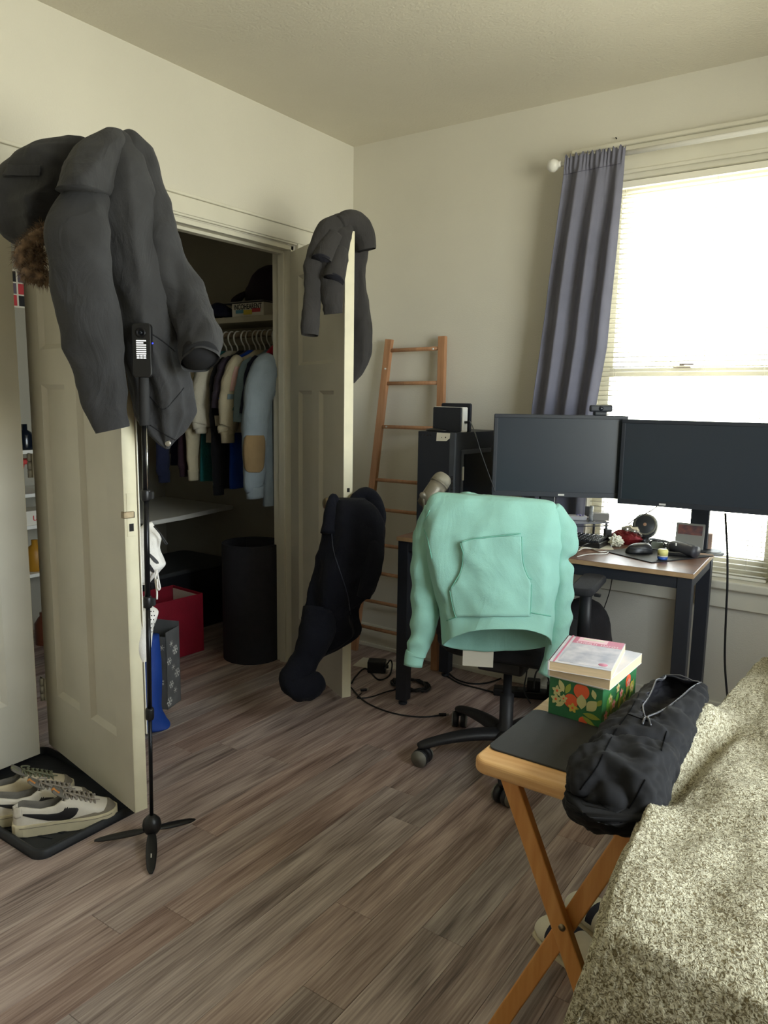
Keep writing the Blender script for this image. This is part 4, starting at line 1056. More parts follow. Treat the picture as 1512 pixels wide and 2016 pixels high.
lathe('button', [(.0035, 0), (.003, .001), (0, .001)], m_dark, pc, 10, loc=(.145, -.0015, .425), rot=(math.pi/2, 0, 0))
lathe('button', [(.0022, 0), (.002, .001), (0, .001)], m_dark, pc, 10, loc=(.124, -.0015, .424), rot=(math.pi/2, 0, 0))
box('side_window', (.192, .06, .03), (.194, .38, .36), mat('smoked_acrylic', (24, 28, 36), .12, .05), pc, .0008)
boxes('side_bezel', [((.192, .050, .03), (.198, .068, .37)), ((.192, .050, .352), (.198, .30, .372))], m_pc2, pc, .003)
box('side_latch', (.197, .054, .24), (.203, .064, .30), m_hang, pc, .002)
dk = thing('console_dock', 'white and black game console dock standing on the computer tower', 'dock', (TX+.050, TY+.030, DZ+.447), math.radians(-6))
dw, dh = .148, .107
prism('rear_shell', rrect(dw+.010, dh, .006), .028, .052, mat('white_gloss_plastic', (232, 230, 224), .3, .03), dk, .002, loc=(dw/2, 0.080, dh/2), rot=(math.pi/2, 0, 0))
prism('front_plate', rrect(dw, dh-.003, .006), .053, .068, m_pc, dk, .002, loc=(dw/2-.003, .080, dh/2), rot=(math.pi/2, 0, 0))
prism('side_frame', rrect(dw+.008, dh, .006), .045, .060, MATS['white_gloss_plastic'], dk, .002, loc=(dw/2, .080, dh/2), rot=(math.pi/2, 0, 0))
prism('tablet', rrect(dw+.006, dh+.016, .008), .008, .022, m_pc, dk, .002, loc=(dw/2+.006, .085, dh/2+.008), rot=(math.pi/2, 0, 0))
box('cable_plug', (dw+.004, .028, .038), (dw+.018, .042, .048), m_blk, dk, .002)
pk_ = lathe('black_puck', [(.0, .014), (.030, .013), (.050, .009), (.055, .004), (.050, 0), (0, 0)], m_blk, None, 30, loc=(TX+.075, TY+.035, DZ+.447)); pk_.scale = (1, .55, 1)
tag(pk_, 'flat oval black puck in front of the console dock', 'gadget')
pl = Vector((TX+.050+.164, TY+.030+.02, DZ+.447+.043))
tag(tube('dock_cable', [pl, pl+Vector((.02, -.01, .004)), atd(936, 855, 2.80), atd(945, 885, 2.78), atd(957, 920, 2.77), atd(970, 955, 2.76), atd(974, 968, 2.76)], .0022, m_blk, n=7, samples=40), 'thin black cable drooping from the console dock', 'cable')

# ------------------------------------------------------------------ monitors
m_bez = mat('monitor_bezel', (34, 38, 46), .5, .06, 20)
m_scr = mat('dark_screen', (38, 45, 54), .34, .04, 3)
def monitor(label, p0, p1, z0, z1, depth, logo):
    p0, p1 = Vector(p0), Vector(p1); w = (p1-p0).length; a = math.atan2((p1-p0).y, (p1-p0).x)
    t = thing('monitor', label, 'monitor', (p0.x, p0.y, z0), a)
    h = z1-z0
    prism('housing', [(x+w/2, y+h/2) for x, y in rrect(w, h, .006)], -.045, 0, m_bez, t, .003, rot=(math.pi/2, 0, 0))
    b_ = .014
    boxes('bezel', [((0, -.004, 0), (w, .0, b_+.006)), ((0, -.004, h-b_), (w, 0, h)), ((0, -.004, b_), (b_, 0, h-b_)), ((w-b_, -.004, b_), (w, 0, h-b_))], m_bez, t, .0015)
    box('screen', (b_, -.0012, b_+.006), (w-b_, -.0002, h-b_), m_scr, t)
    box('maker_badge', (w*logo-.012, -.0046, .006), (w*logo+.012, -.0040, .013), m_hang, t)
    return t, w, a
mt1, w1, a1 = monitor('black monitor with webcam on top beside the computer tower', (1.128, -.555), (1.572, -.305), .972, 1.293, .05, .53)
mt2, w2, a2 = monitor('black monitor in front of the bright window blind', (1.560, -.335), (2.118, -.300), .957, 1.281, .05, .30)
box('stand_neck', (w1*.38, .045, -.195), (w1*.38+.06, .07, .12), m_bez, mt1, .004)
prism('stand_base', rrect(.22, .15, .03), 0, .012, m_bez, mt1, .003, loc=(w1*.38+.03, .055, -.212))
box('stand_neck', (.236, .222, -.185), (.306, .245, .12), m_bez, mt2, .004); box('stand_arm', (.245, .045, .07), (.297, .23, .11), m_bez, mt2, .004)
prism('stand_base', rrect(.18, .09, .03), 0, .012, m_bez, mt2, .003, loc=(.271, .215, -.197))
wcx = at(1176, 815, y=-.36)
wc = thing('webcam', 'small black webcam clipped on top of the monitor', 'webcam', tuple(Vector((1.128, -.555, 1.293)).lerp(Vector((1.572, -.305, 1.293)), .80)), a1)
box('head', (-.045, -.012, .014), (.040, .016, .040), m_bez, wc, .006)
box('clip', (-.026, -.006, 0), (.020, .040, .016), m_bez, wc, .004)
lathe('lens', [(.009, 0), (.008, .003), (0, .003)], m_bot, wc, 16, loc=(-.004, -.012, .027), rot=(math.pi/2, 0, 0))

# ------------------------------------------------------------------ microphone on its arm
m_mic = mat('champagne_metal', (122, 115, 100), .45, .08, 30, metal=.4)
m_grille = mat('mic_grille', (140, 134, 118), .55, .12, 40, metal=.3, bump=.5, bscale=900)
mc = thing('microphone', 'grey metal studio microphone leaning on a desk stand', 'microphone')
c0, c1 = atd(868, 948, 2.72), atd(836, 992, 2.69)
dmc = (c1-c0).normalized()
tube('grille', [c0-dmc*.030, c0-dmc*.026, c0-dmc*.015, c0+dmc*.0, c0+dmc*.012], [.013, .025, .033, .035, .035], m_grille, mc, n=24)
tube('ring', [c0+dmc*.012, c0+dmc*.018], .036, m_mic, mc, n=24)
tube('body', [c0+dmc*.018, c0+dmc*.04, c0+dmc*.075, c0+dmc*.11], [.034, .0325, .031, .028], m_mic, mc, n=24)
kb = atd(832, 975, 2.65)
lathe('yoke_knob', [(.010, 0), (.012, .003), (.012, .012), (.009, .015), (0, .015)], m_mic, mc, 18, loc=kb, rot=(math.pi/2, 0, math.atan2(RH.y, RH.x)))
tube('yoke', [kb, atd(834, 990, 2.65), atd(834, 1005, 2.66), atd(830, 1020, 2.68), atd(824, 1030, 2.70)], .0042, m_mic, mc, n=8, samples=16)
sp = dl(.10, .10)
tube('stand_rod', [atd(824, 1030, 2.70), (sp.x, sp.y, DZ+.012)], .006, m_mic, mc, n=10)
lathe('stand_base', [(.045, 0), (.045, .008), (.030, .012), (.008, .014)], m_pc, mc, 24, loc=(sp.x, sp.y, DZ))

# ------------------------------------------------------------------ small things on the desk
def od(px_, py_, dz=0.0): return at(px_, py_, z=DZ+dz)
# mouse pad on the desk
m_pad = mat('black_cloth_pad', (30, 31, 35), .6, .08, 60, bump=.1, bscale=900)
cs = [od(1188, 1084, .004), od(1283, 1107, .004), od(1404, 1094, .004), od(1302, 1072, .004)]
cen = sum((Vector((c.x, c.y)) for c in cs), Vector((0, 0)))/4
pd = thing('desk_mouse_pad', 'dark mouse pad under the computer mouse on the desk', 'mouse pad', (cen.x, cen.y, DZ))
prism('pad', [(c.x-cen.x, c.y-cen.y) for c in cs], 0, .004, m_pad, pd, .001)
# mouse
def blob(name, prof, m, parent, n=24, sx=1, sy=1): return lathe(name, prof, m, parent, n)
mp_ = od(1258, 1088, .005)
ms = thing('computer_mouse', 'black wireless mouse on the desk mouse pad', 'mouse', tuple(mp_), math.radians(40))
V = []; F = []; n, k = 28, 10
for i in range(k):
    f = i/(k-1); z = .038*math.sin(f*math.pi/2); r = math.cos(f*math.pi/2)**.6 if f < 1 else .02
    for j in range(n):
        a = 2*math.pi*j/n; V.append((.054*r*math.cos(a), .032*r*math.sin(a)*(1+.08*math.cos(2*a)), z + .004*math.cos(a)*f*(1-f)*4))
for i in range(k-1):
    for j in range(n): F.append((i*n+j, i*n+(j+1) % n, (i+1)*n+(j+1) % n, (i+1)*n+j))
F.append(tuple(range((k-1)*n, k*n))); F.append(tuple(range(n))[::-1])
mesh_obj('shell', V, F, mat('mouse_black', (34, 35, 38), .35, .06), ms)
tube('side_groove', [(-.045, -.0165, .022), (-.02, -.029, .022), (.02, -.029, .020), (.045, -.016, .014)], .0016, m_pc2, ms, n=6, samples=16)
lathe('wheel', [(.004, -.003), (.006, -.002), (.006, .002), (.004, .003)], m_pc2, ms, 14, loc=(.026, 0, .034), rot=(math.pi/2, 0, 0))
# keyboard
kb0 = od(1180, 1081) - Vector((.30, .0, 0)); kbd = thing('keyboard', 'black mechanical keyboard partly hidden behind the mint hoodie', 'keyboard', tuple(kb0), DA-.05)
box('case', (0, 0, 0), (.30, .12, .022), m_blk, kbd, .003)
bm = bmesh.new(); bbox(bm, (-.0078, -.0078, 0), (.0078, .0078, .010), .0022); kme = bpy.data.meshes.new('key'); bm.to_mesh(kme); bm.free(); kme.materials.append(mat('key_cap', (40, 42, 46), .4, .06))
for r_ in range(6):
    for c_ in range(16):
        o = bpy.data.objects.new('key', kme); link(o, kbd); o.location = (.014+.0181*c_, .012+.0188*r_, .021+.0014*r_)
# loose cables and papers beside it
pp = od(1165, 1082)
tag(box('sheet_paper', (-.05, -.05, 0), (.09, .06, .0008), m_card, None, loc=(od(1160, 1076).x, od(1160, 1076).y, DZ), rot=(0, 0, .5)), 'loose white sheet of paper beside the keyboard', 'paper')
tag(tube('white_cable', [od(1138, 1085, .004), od(1150, 1079, .012), od(1165, 1080, .006), od(1180, 1086, .004), od(1196, 1086, .004), od(1192, 1090, .004), od(1160, 1091, .004), od(1136, 1096, .004)], .0022, m_hang, n=7, samples=40), 'white charging cable curled on the desk edge', 'cable')
tag(tube('black_cable', [od(1138, 1080, .004), od(1152, 1072, .020), od(1168, 1068, .016), od(1182, 1062, .006)], .002, m_blk, n=7, samples=24), 'short black cable beside the keyboard', 'cable')
# riser with things on it
rz_ = .090
r0, r1 = at(1090, 1030, z=DZ+rz_), at(1200, 1028, z=DZ+rz_)
rr = thing('desk_riser', 'thin grey riser shelf behind the keyboard on the desk', 'riser', (r0.x, r0.y, DZ), math.atan2((r1-r0).y, (r1-r0).x))
rw = (Vector((r1.x, r1.y))-Vector((r0.x, r0.y))).length
m_acr = mat('grey_acrylic', (120, 120, 126), .2, .05)
box('board', (0, 0, rz_-.006), (rw, .13, rz_), m_acr, rr, .001)
for lx in (.004, rw-.012):
    for ly in (.006, .116): box('leg', (lx, ly, 0), (lx+.008, ly+.008, rz_-.006), m_steel, rr, .001)
tube('wire_brace', [(.0, .004, rz_-.016), (rw, .004, rz_-.016)], .0022, m_steel, rr, n=6)
def on_r(px_, py_): return at(px_, py_, z=DZ+rz_)
gp = on_r(1118, 1022)
gc = thing('game_controller', 'pale grey retro game controller on the desk riser', 'controller', tuple(gp), math.radians(25))
prism('body', [(x, y) for x, y in [(-.05+.028*math.cos(a), .028*math.sin(a)) for a in np.linspace(math.pi/2, 3*math.pi/2, 12)] + [(.05+.028*math.cos(a), .028*math.sin(a)) for a in np.linspace(-math.pi/2, math.pi/2, 12)]], 0, .018, mat('retro_grey', (176, 174, 178), .5, .04), gc, .005, seg=3)
boxes('dpad', [((-.062, -.005, .018), (-.038, .005, .021)), ((-.055, -.012, .018), (-.045, .012, .021))], m_blk, gc, .001)
for dx, dy, c_ in ((.012, 0, (90, 80, 140)), (-.012, 0, (130, 120, 180)), (0, .012, (130, 120, 180)), (0, -.012, (90, 80, 140))):
    lathe('face_button', [(.0048, 0), (.0045, .003), (0, .0036)], mat('btn%d' % c_[0], c_, .4), gc, 12, loc=(.050+dx, dy, .018))
tb_ = on_r(1142, 1016)
tl_ = thing('tablet_wedge', 'grey tablet keyboard case leaning open on the desk riser', 'tablet', tuple(tb_), .35)
box('panel', (-.05, -.002, 0), (.04, .002, .06), m_pc2, tl_, .001, rot=(-.9, 0, 0)); box('stand_flap', (-.05, .0, 0), (.04, .05, .004), m_pc2, tl_, .001)
tag(lathe('roll_on_bottle', [(.0085, 0), (.009, .002), (.009, .030), (.0075, .032), (.0078, .034), (.0078, .060), (.006, .062)], mat('pale_label_bottle', (176, 178, 176), .35, .2, 30, col2=(70, 72, 84)), None, 16, loc=on_r(1163, 1025)), 'small upright roll-on bottle on the desk riser', 'bottle')
bx = on_r(1183, 1023); tag(box('small_box', (-.032, -.02, 0), (.032, .025, .028), mat('grey_carton', (150, 146, 140), .7, .05), None, .001, loc=bx, rot=(0, 0, .4)), 'small grey carton beside the roll-on bottle on riser', 'box')
bb_ = od(1195, 1070); tag(box('black_box', (-.014, -.02, 0), (.014, .02, .062), m_blk, None, .003, loc=bb_, rot=(0, 0, .5)), 'small upright black box beside the crumpled tissue', 'box')
# tan cardboard and papers under the riser
tag(box('cardboard_piece', (-.05, -.03, 0), (.05, .03, .004), mat('kraft_card', (190, 150, 108), .8, .1), None, .0008, loc=od(1140, 1062) + Vector((0, 0, .0)), rot=(0, 0, .3)), 'flat tan cardboard piece under the desk riser', 'cardboard')
# crumpled tissue
def crumple(name, label, cat, loc, r, m, seed, sq=(1, 1, .9), amt=.55):
    bm = bmesh.new(); bmesh.ops.create_icosphere(bm, subdivisions=4, radius=r)
    for v in bm.verts:
        d = v.co.normalized(); q = noise.cell(d*2.2 + Vector((seed, 0, 0)))
        nn = noise.voronoi(d*2.4 + Vector((seed, seed, 0)))[0]
        v.co = d*r*(1 + amt*(nn[1]-nn[0]) - .25 + .18*fbm((d.x+seed, d.y, d.z), 2.5))
        v.co = Vector((v.co.x*sq[0], v.co.y*sq[1], max(v.co.z*sq[2], -r*sq[2]*.8)))
    zmin = min(v.co.z for v in bm.verts)
    for v in bm.verts: v.co.z -= zmin
    o = bm_obj(name, bm, m, None, False, loc); return tag(o, label, cat)
crumple('crumpled_tissue', 'crumpled white tissue ball on the desk', 'tissue', od(1212, 1076), .030, mat('tissue_white', (226, 224, 208), .9, .04), 1.3)
# red foil snack bag
fb = thing('snack_bag', 'crinkled red foil snack bag lying open on the desk', 'snack bag', tuple(od(1232, 1071)), .3)
V = []; F = []; n, k = 26, 24
for i in range(k):
    f = i/(k-1); x = -.062 + .124*f; th = .032*math.sin(math.pi*f)**.55 + .002
    for j in range(n):
        a = 2*math.pi*j/n; s = 1 + .30*fbm((x*30, math.cos(a)*1.4, math.sin(a)*1.4), 1.6)
        V.append((x + .004*math.sin(3*a), .038*math.cos(a)*(.75+.25*math.sin(math.pi*f)), max(.0, .026 + th*s*math.sin(a))))
for i in range(k-1):
    for j in range(n): F.append((i*n+j, i*n+(j+1) % n, (i+1)*n+(j+1) % n, (i+1)*n+j))
F.append(tuple(range(n))[::-1]); F.append(tuple(range((k-1)*n, k*n)))
m_foil = mat('red_foil', (112, 26, 30), .3, .3, 30, metal=.5, bump=.5, bscale=70); m_foils = mat('silver_foil', (190, 184, 172), .25, .1, metal=.8)
mesh_obj('pouch', V, F, m_foil, fb, smooth=False)
sleeve('torn_rim', [(-.02, .0, .058), (.015, .0, .064), (.045, .0, .054), (.062, 0, .036)], [.010, .016, .014, .006], m_foils, fb, n=14, samples=24, amp=.008, fs=40, open_end=False)
# round speaker tilted towards the room
spk = thing('desk_speaker', 'round black speaker with copper cone tilted upward on desk', 'speaker', tuple(od(1268, 1071)), 0)
sb = lathe('shell', [(.0, -.05), (.02, -.048), (.036, -.038), (.044, -.018), (.045, .0), (.042, .014), (.036, .020)], mat('speaker_shell', (52, 54, 56), .45, .06), spk, 30, loc=(0, 0, .078), rot=(math.radians(68), 0, math.radians(10))); sb.scale = (1.15, 1.15, 1.15)
lathe('cone_ring', [(.040, .019), (.034, .021), (.024, .012), (.018, .008)], mat('speaker_glass', (112, 110, 98), .3, .15), sb, 30)
lathe('cone', [(.017, .008), (.0165, .013), (.012, .018), (.006, .020), (.0, .0205)], mat('copper_cone', (206, 160, 128), .35, .08, metal=.4), sb, 24)
lathe('foot', [(.030, 0), (.032, .006), (.022, .020), (.018, .045)], m_blk, spk, 24)
# cable rising over the speaker
tag(tube('monitor_cable', [at(1222, 1044, y=-.10), at(1238, 1031, y=-.12), at(1252, 1021, y=-.14), at(1272, 1011, y=-.17), at(1292, 998, y=-.21), at(1300, 985, y=-.24)], .002, m_blk, n=7, samples=30), 'thin black cable rising from the desk to the monitor', 'cable')
# coiled headset and spectacles
hsx = thing('headset', 'grey folded headset behind the spectacles on the desk', 'headset', tuple(od(1288, 1077)), .2)
for q, (dx, dy, rr_) in enumerate(((0, 0, .026), (.028, .03, .026))):
    ring = [(dx+rr_*math.cos(a), dy+rr_*math.sin(a), .010+.006*math.sin(a)) for a in np.linspace(0, 2*math.pi, 28)]
    tube('ear_cushion', ring, .008, m_pc2, hsx, n=10); lathe('ear_plate', [(0, .014), (.02, .012), (.026, .004)], mat('silver_plate', (170, 168, 172), .3, .05, metal=.6), hsx, 20, loc=(dx, dy, .004))
tube('headband', [(-.02, -.02, .012), (-.045, .01, .018), (-.03, .05, .022), (.01, .065, .02), (.05, .05, .014)], .005, m_pc2, hsx, n=8, samples=24)
gl = thing('spectacles', 'folded black framed spectacles in front of the speaker', 'glasses', tuple(od(1310, 1086, .001)), .12)
m_len = mat('lens_glass', (150, 155, 140), .1, .1, metal=.3)
for sx_ in (-.032, .032):
    rim = [(sx_ + x, 0, .022 + y) for x, y in rrect(.052, .036, .012, 5)]; rim.append(rim[0])
    tube('rim', rim, .0024, m_blk, gl, n=7); box('lens', (sx_-.022, -.0005, .008), (sx_+.022, .0005, .036), m_len, gl, .0003)
tube('bridge', [(-.008, 0, .026), (0, -.001, .029), (.008, 0, .026)], .0022, m_blk, gl, n=7, samples=8)
for sx_ in (-1, 1): tube('temple', [(sx_*.060, 0, .030), (sx_*.062, .02, .030), (sx_*.01, .034, .018), (-sx_*.05, .038, .010)], .0022, m_blk, gl, n=7, samples=16)
# black hard case
ca, cb = od(1328, 1076, .032), od(1366, 1086, .026)
cc = thing('spectacle_case', 'dark grey half round spectacle case lying on the desk', 'case')
V, F = tube_data([ca-(cb-ca).normalized()*.02, ca-(cb-ca).normalized()*.012, ca, ca.lerp(cb, .5), cb, cb+(cb-ca).normalized()*.012], [.016, .024, .027, .028, .027, .026], 24, None, .86, (0, 0, 1))
mesh_obj('shell', V, F, mat('case_leatherette', (56, 56, 62), .5, .06), cc); box('clasp', (-.002, -.002, -.004), (.002, .002, .004), m_hang, cc, loc=atd(1331, 1072, 2.60))
# lip balm jar, pocket knife
jl = od(1304, 1101, .005); jr = thing('balm_jar', 'small jar with yellow lid and blue base on desk pad', 'jar', tuple(jl))
lathe('base', [(.0165, 0), (.0185, .003), (.0185, .011)], mat('blue_base', (40, 84, 168), .4, .08), jr, 24); lathe('band', [(.0185, .011), (.0188, .016)], m_hang, jr, 24)
lathe('lid', [(.0188, .016), (.0190, .034), (.0165, .038), (0, .038)], mat('yellow_lid', (226, 220, 140), .45, .08), jr, 24)
kn_ = thing('pocket_knife', 'black folding knife lying next to the yellow lidded jar', 'knife', tuple(od(1336, 1094, .005)), .25)
prism('handle', [(-.045, -.007), (.035, -.009), (.048, -.002), (.046, .008), (-.045, .009)], 0, .012, m_blk, kn_, .003); box('blade_spine', (-.045, -.002, .012), (.03, .001, .0135), m_foils, kn_)
# picture card stand, tan box, booklet, coaster
pcs = thing('picture_card', 'grey easel frame with a small picture on the desk', 'frame', tuple(od(1354, 1085)), .05)
box('board', (-.052, -.004, 0), (.056, .004, .112), mat('putty_plastic', (150, 148, 140), .5, .05), pcs, .002, rot=(-.16, 0, 0))
pm = box('picture', (-.044, -.0052, .066), (.048, -.0040, .104), mat('dark_print', (62, 64, 76), .5, .5, 40, col2=(150, 96, 84)), pcs, rot=(-.16, 0, 0))
tb2 = od(1393, 1085); tag(box('tan_box', (-.014, -.014, 0), (.014, .014, .072), mat('tan_carton', (190, 160, 140), .7, .06), None, .001, loc=tb2, rot=(0, 0, .1)), 'narrow tan carton standing beside the picture frame', 'box')
tag(box('tan_booklet', (-.05, -.035, 0), (.045, .03, .006), mat('tan_cover', (176, 150, 132), .7, .06), None, .001, loc=od(1378, 1091), rot=(0, 0, .35)), 'thin tan booklet under the spectacle case', 'booklet')
tag(lathe('coaster', [(.038, 0), (.040, .003), (.040, .008), (.036, .010), (0, .010)], mat('grey_coaster', (140, 142, 142), .5, .05), None, 28, loc=od(1404, 1091)), 'round grey coaster on the back corner of the desk', 'coaster')
# monitor power lead hanging off the desk to the floor
tag(tube('power_lead', [at(1428, 1012, y=-.20), at(1430, 1050, y=-.13), at(1432, 1090, y=-.10), at(1432, 1150, y=-.10), at(1429, 1220, y=-.10), at(1427, 1300, y=-.10), at(1432, 1370, y=-.11), at(1440, 1420, y=-.13), (1.90, -.20, .006)], .0042, m_blk, n=8, samples=50), 'long black power lead hanging from the monitor beside the desk', 'cable')
tag(tube('thin_lead', [dl(.86, .30, DZ-.02), at(1205, 1140, y=-.20), at(1200, 1165, y=-.18), at(1190, 1195, y=-.16), at(1178, 1225, y=-.14), at(1172, 1250, y=-.14), (1.32, -.18, .01)], .002, m_blk, n=7, samples=30), 'thin black lead dropping behind the desk chair', 'cable')
# ------------------------------------------------------------------ office chair
m_ch = mat('chair_black_plastic', (30, 30, 34), .5, .06, 20)
m_fab = mat('chair_mesh_fabric', (26, 26, 30), .9, .1, 40, bump=.3, bscale=400)
m_ring = mat('grey_caster_rim', (120, 118, 110), .5, .06)
CC = Vector((1.328, -.767, 0)); CR = math.radians(8)
ch = thing('office_chair', 'black swivel office chair on casters in front of desk', 'chair', tuple(CC))
a0 = math.atan2(-.987+.767, 1.096-1.328)
for i in range(5):
    a = a0 + i*2*math.pi/5; d = Vector((math.cos(a), math.sin(a), 0))
    pts = [d*.03 + Vector((0, 0, .105)), d*.12 + Vector((0, 0, .108)), d*.22 + Vector((0, 0, .098)), d*.315 + Vector((0, 0, .078)), d*.335 + Vector((0, 0, .070))]
    V, F = tube_data(pts, [.036, .034, .029, .023, .014], 12, 20, .62, (0, 0, 1))
    arm = mesh_obj('base_arm', V, F, m_ch, ch)
    w_ax = a + .9
    cs = Vector((math.cos(w_ax), math.sin(w_ax), 0))
    tube('caster_stem', [d*.318 + Vector((0, 0, .05)), d*.318 + Vector((0, 0, .075))], .008, m_ch, arm, n=10)
    for sg in (-1, 1):
        c = d*.318 + cs*sg*.016 + Vector((0, 0, .0325))
        w = lathe('caster_wheel', [(.010, -.011), (.028, -.011), (.0325, -.006), (.0325, .006), (.028, .011), (.010, .011)], m_ch, arm, 24, loc=c, rot=(math.pi/2, 0, w_ax+math.pi/2))
        lathe('caster_rim', [(.0245, 0), (.026, .0016), (.030, .0014), (.0318, -.003)], m_ring, arm, 24, loc=c + cs*sg*.0112, rot=(math.pi/2, 0, w_ax+(math.pi/2 if sg < 0 else -math.pi/2)))
lathe('column', [(.034, .09), (.034, .13), (.026, .14), (.026, .26), (.016, .26), (.016, .39)], m_ch, ch, 22)
box('mechanism', (-.085, -.11, .375), (.085, .13, .425), m_ch, ch, .012, rot=(0, 0, CR))
tube('lever', [(.05, .02, .40), (.20, .02, .385), (.25, .02, .38)], .006, m_ch, ch, n=8)
sv = prism('seat', rrect(.48, .46, .10, 8), .425, .505, m_fab, ch, .030, rot=(0, 0, CR), loc=(-.01, .075, 0), seg=4)
bk = prism('backrest', rrect(.36, .36, .09, 8), -.015, .015, m_fab, ch, .012, loc=(.022, -.222, .815), rot=(math.pi/2-.10, 0, CR), seg=3)
tube('back_support', [(.0, -.05, .40), (.012, -.10, .44), (.024, -.13, .56), (.026, -.15, .68), (.026, -.205, .76)], .022, m_ch, ch, n=12, samples=20, flat=.5, up=(0, 1, 0))
for sg in (-1, 1):
    ca_, sa_ = math.cos(CR), math.sin(CR)
    def cl(x, y, z): return (x*ca_-y*sa_, x*sa_+y*ca_, z)
    tube('arm_bracket', [cl(sg*.08, .0, .41), cl(sg*.20, .0, .405), cl(sg*.262, .0, .42), cl(sg*.268, 0, .46)], .017, m_ch, ch, n=10, samples=18)
    tube('arm_post', [cl(sg*.268, 0, .45), cl(sg*.268, 0, .695)], [.025, .021], m_ch, ch, n=14, flat=.7, up=(0, 1, 0))
    prism('arm_pad', rrect(.085, .27, .03, 6), .695, .722, m_fab, ch, .010, loc=cl(sg*.268, .03, 0), rot=(0, 0, CR), seg=3)
    box('arm_button', (.0, -.008, 0), (.022, .008, .010), m_ch, ch, .002, loc=cl(sg*.268+.025, .02, .672), rot=(0, 0, CR))

# ------------------------------------------------------------------ mint hoodie on the chair back
c_mint = mat('mint_fleece', (146, 194, 180), .95, .05, 12, bump=.22, bscale=520, sheen=.08, spec=.15, wrinkle=.22, wscale=7)
c_mintd = mat('mint_seam', (112, 176, 156), .95, .05)
mh = thing('mint_hoodie', 'mint green pullover hoodie draped over the office chair back', 'hoodie')
def hem(s, th):
    st = math.sin(th)
    k = max(0, (s-.45)/.55)**1.5
    side = abs(math.cos(th))
    z = 0
    if st > 0: z = .082*k*st**1.1 - .004*k
    else: z = -.050*k*abs(st)
    bul = .015*k*max(0, st)
    return Vector((0, 0, z)) - FH*bul
tor = rows_loft('torso', [(971, 858, 1078, 2.51, .026, 2.43), (979, 846, 1092, 2.51, .040, 2.43), (1000, 839, 1098, 2.51, .048, 2.43), (1050, 837, 1100, 2.515, .056, 2.43), (1100, 843, 1098, 2.52, .060, 2.435), (1150, 853, 1094, 2.525, .064, 2.44),
    (1200, 868, 1090, 2.53, .068, 2.445), (1240, 874, 1087, 2.53, .070, 2.45), (1268, 876, 1086, 2.53, .070, 2.45)], c_mint, mh, n=84, samples=90, power=2.5, amp=.010, fs=5.5, zst=.45, seed=8.0,
    capb=False, front_lift=hem, extra=lambda p, s, th: p - Vector((0, 0, .026*(1-s)*(.5+.5*math.cos(th)))), solid=.004, pleat=[(7, .4, .006, .1, 1.05)])
SLn = sleeve('sleeve', [atd(852, 1000, 2.52), atd(842, 1050, 2.56), atd(840, 1120, 2.58), atd(839, 1190, 2.585), atd(828, 1250, 2.58), atd(818, 1290, 2.58)], [.028, .046, .052, .053, .043, .035], c_mint, mh, n=36, samples=60, amp=.008, fs=8, seed=1, flat=.85, up=tuple(FH), wr=.004, wk=6)
tube('cuff', [atd(818, 1286, 2.58), atd(816, 1292, 2.58), atd(813, 1311, 2.58)], [.0345, .034, .032], c_mint, mh, n=30, samples=8, flat=.8, up=tuple(FH))
SRn = sleeve('sleeve', [atd(1086, 1000, 2.44), atd(1104, 1030, 2.45), atd(1114, 1064, 2.455), atd(1105, 1100, 2.46), atd(1112, 1138, 2.46), atd(1105, 1180, 2.47), atd(1102, 1220, 2.475), atd(1097, 1260, 2.48), atd(1088, 1300, 2.48)],
    [.022, .034, .040, .031, .038, .038, .034, .034, .030], c_mint, mh, n=36, samples=80, amp=.009, fs=8, seed=5, flat=.9, up=tuple(FH), wr=.005, wk=7)
tube('cuff', [atd(1088, 1298, 2.48), atd(1082, 1312, 2.48), atd(1074, 1330, 2.48)], [.030, .028, .026], c_mint, mh, n=30, samples=8, flat=.85, up=tuple(FH))
_BV.pop('torso.001', None); _BV.clear()
pck = patch('kangaroo_pocket', tor, [(1056, 985, 1024), (1062, 930, 1026), (1068, 909, 1027), (1090, 912, 1028), (1110, 911, 1031), (1130, 905, 1038), (1145, 899, 1044), (1156, 888, 1046), (1165, 887, 1045), (1190, 891, 1044), (1214, 897, 1043)], c_mint, mh, off=.006, nu=30, nv=44, thick=.005)
pck['label'] = 'front kangaroo pocket'
for nm, pts in (('pocket_stitch', [(908, 1069), (913, 1090), (911, 1112), (904, 1134), (888, 1157)]), ('pocket_stitch', [(1026, 1056), (1028, 1090), (1032, 1115), (1040, 1136), (1047, 1140)]), ('pocket_stitch', [(908, 1068), (940, 1060), (980, 1055), (1025, 1050)]),
                ('pocket_stitch', [(886, 1162), (892, 1190), (899, 1216)]), ('pocket_stitch', [(1046, 1150), (1045, 1180), (1043, 1210)]), ('waistband_seam', [(880, 1222), (920, 1206), (965, 1197), (1010, 1199), (1050, 1207), (1084, 1213)])):
    seam(nm, tor, pts, .0019, c_mintd, mh, 26, off=.0075 if nm == 'pocket_stitch' else .001)
seam('armhole_seam', tor, [(846, 1004), (834, 1034), (842, 1062), (850, 1100)], .0018, c_mintd, mh, 18)
# hood fallen forward over the seat side of the backrest
sleeve('hood', [atd(905, 985, 2.56), atd(940, 1010, 2.60), atd(985, 1015, 2.60), atd(1030, 1000, 2.54)], [.03, .07, .07, .03], c_mint, mh, amp=.01, open_end=False)
tag(box('paper_note', (-.05, -.001, 0), (.055, .001, .075), m_card, None, loc=atd(939, 1312, 2.60), rot=(.1, 0, .45)), 'white paper sheet hanging below the hoodie on chair', 'paper')
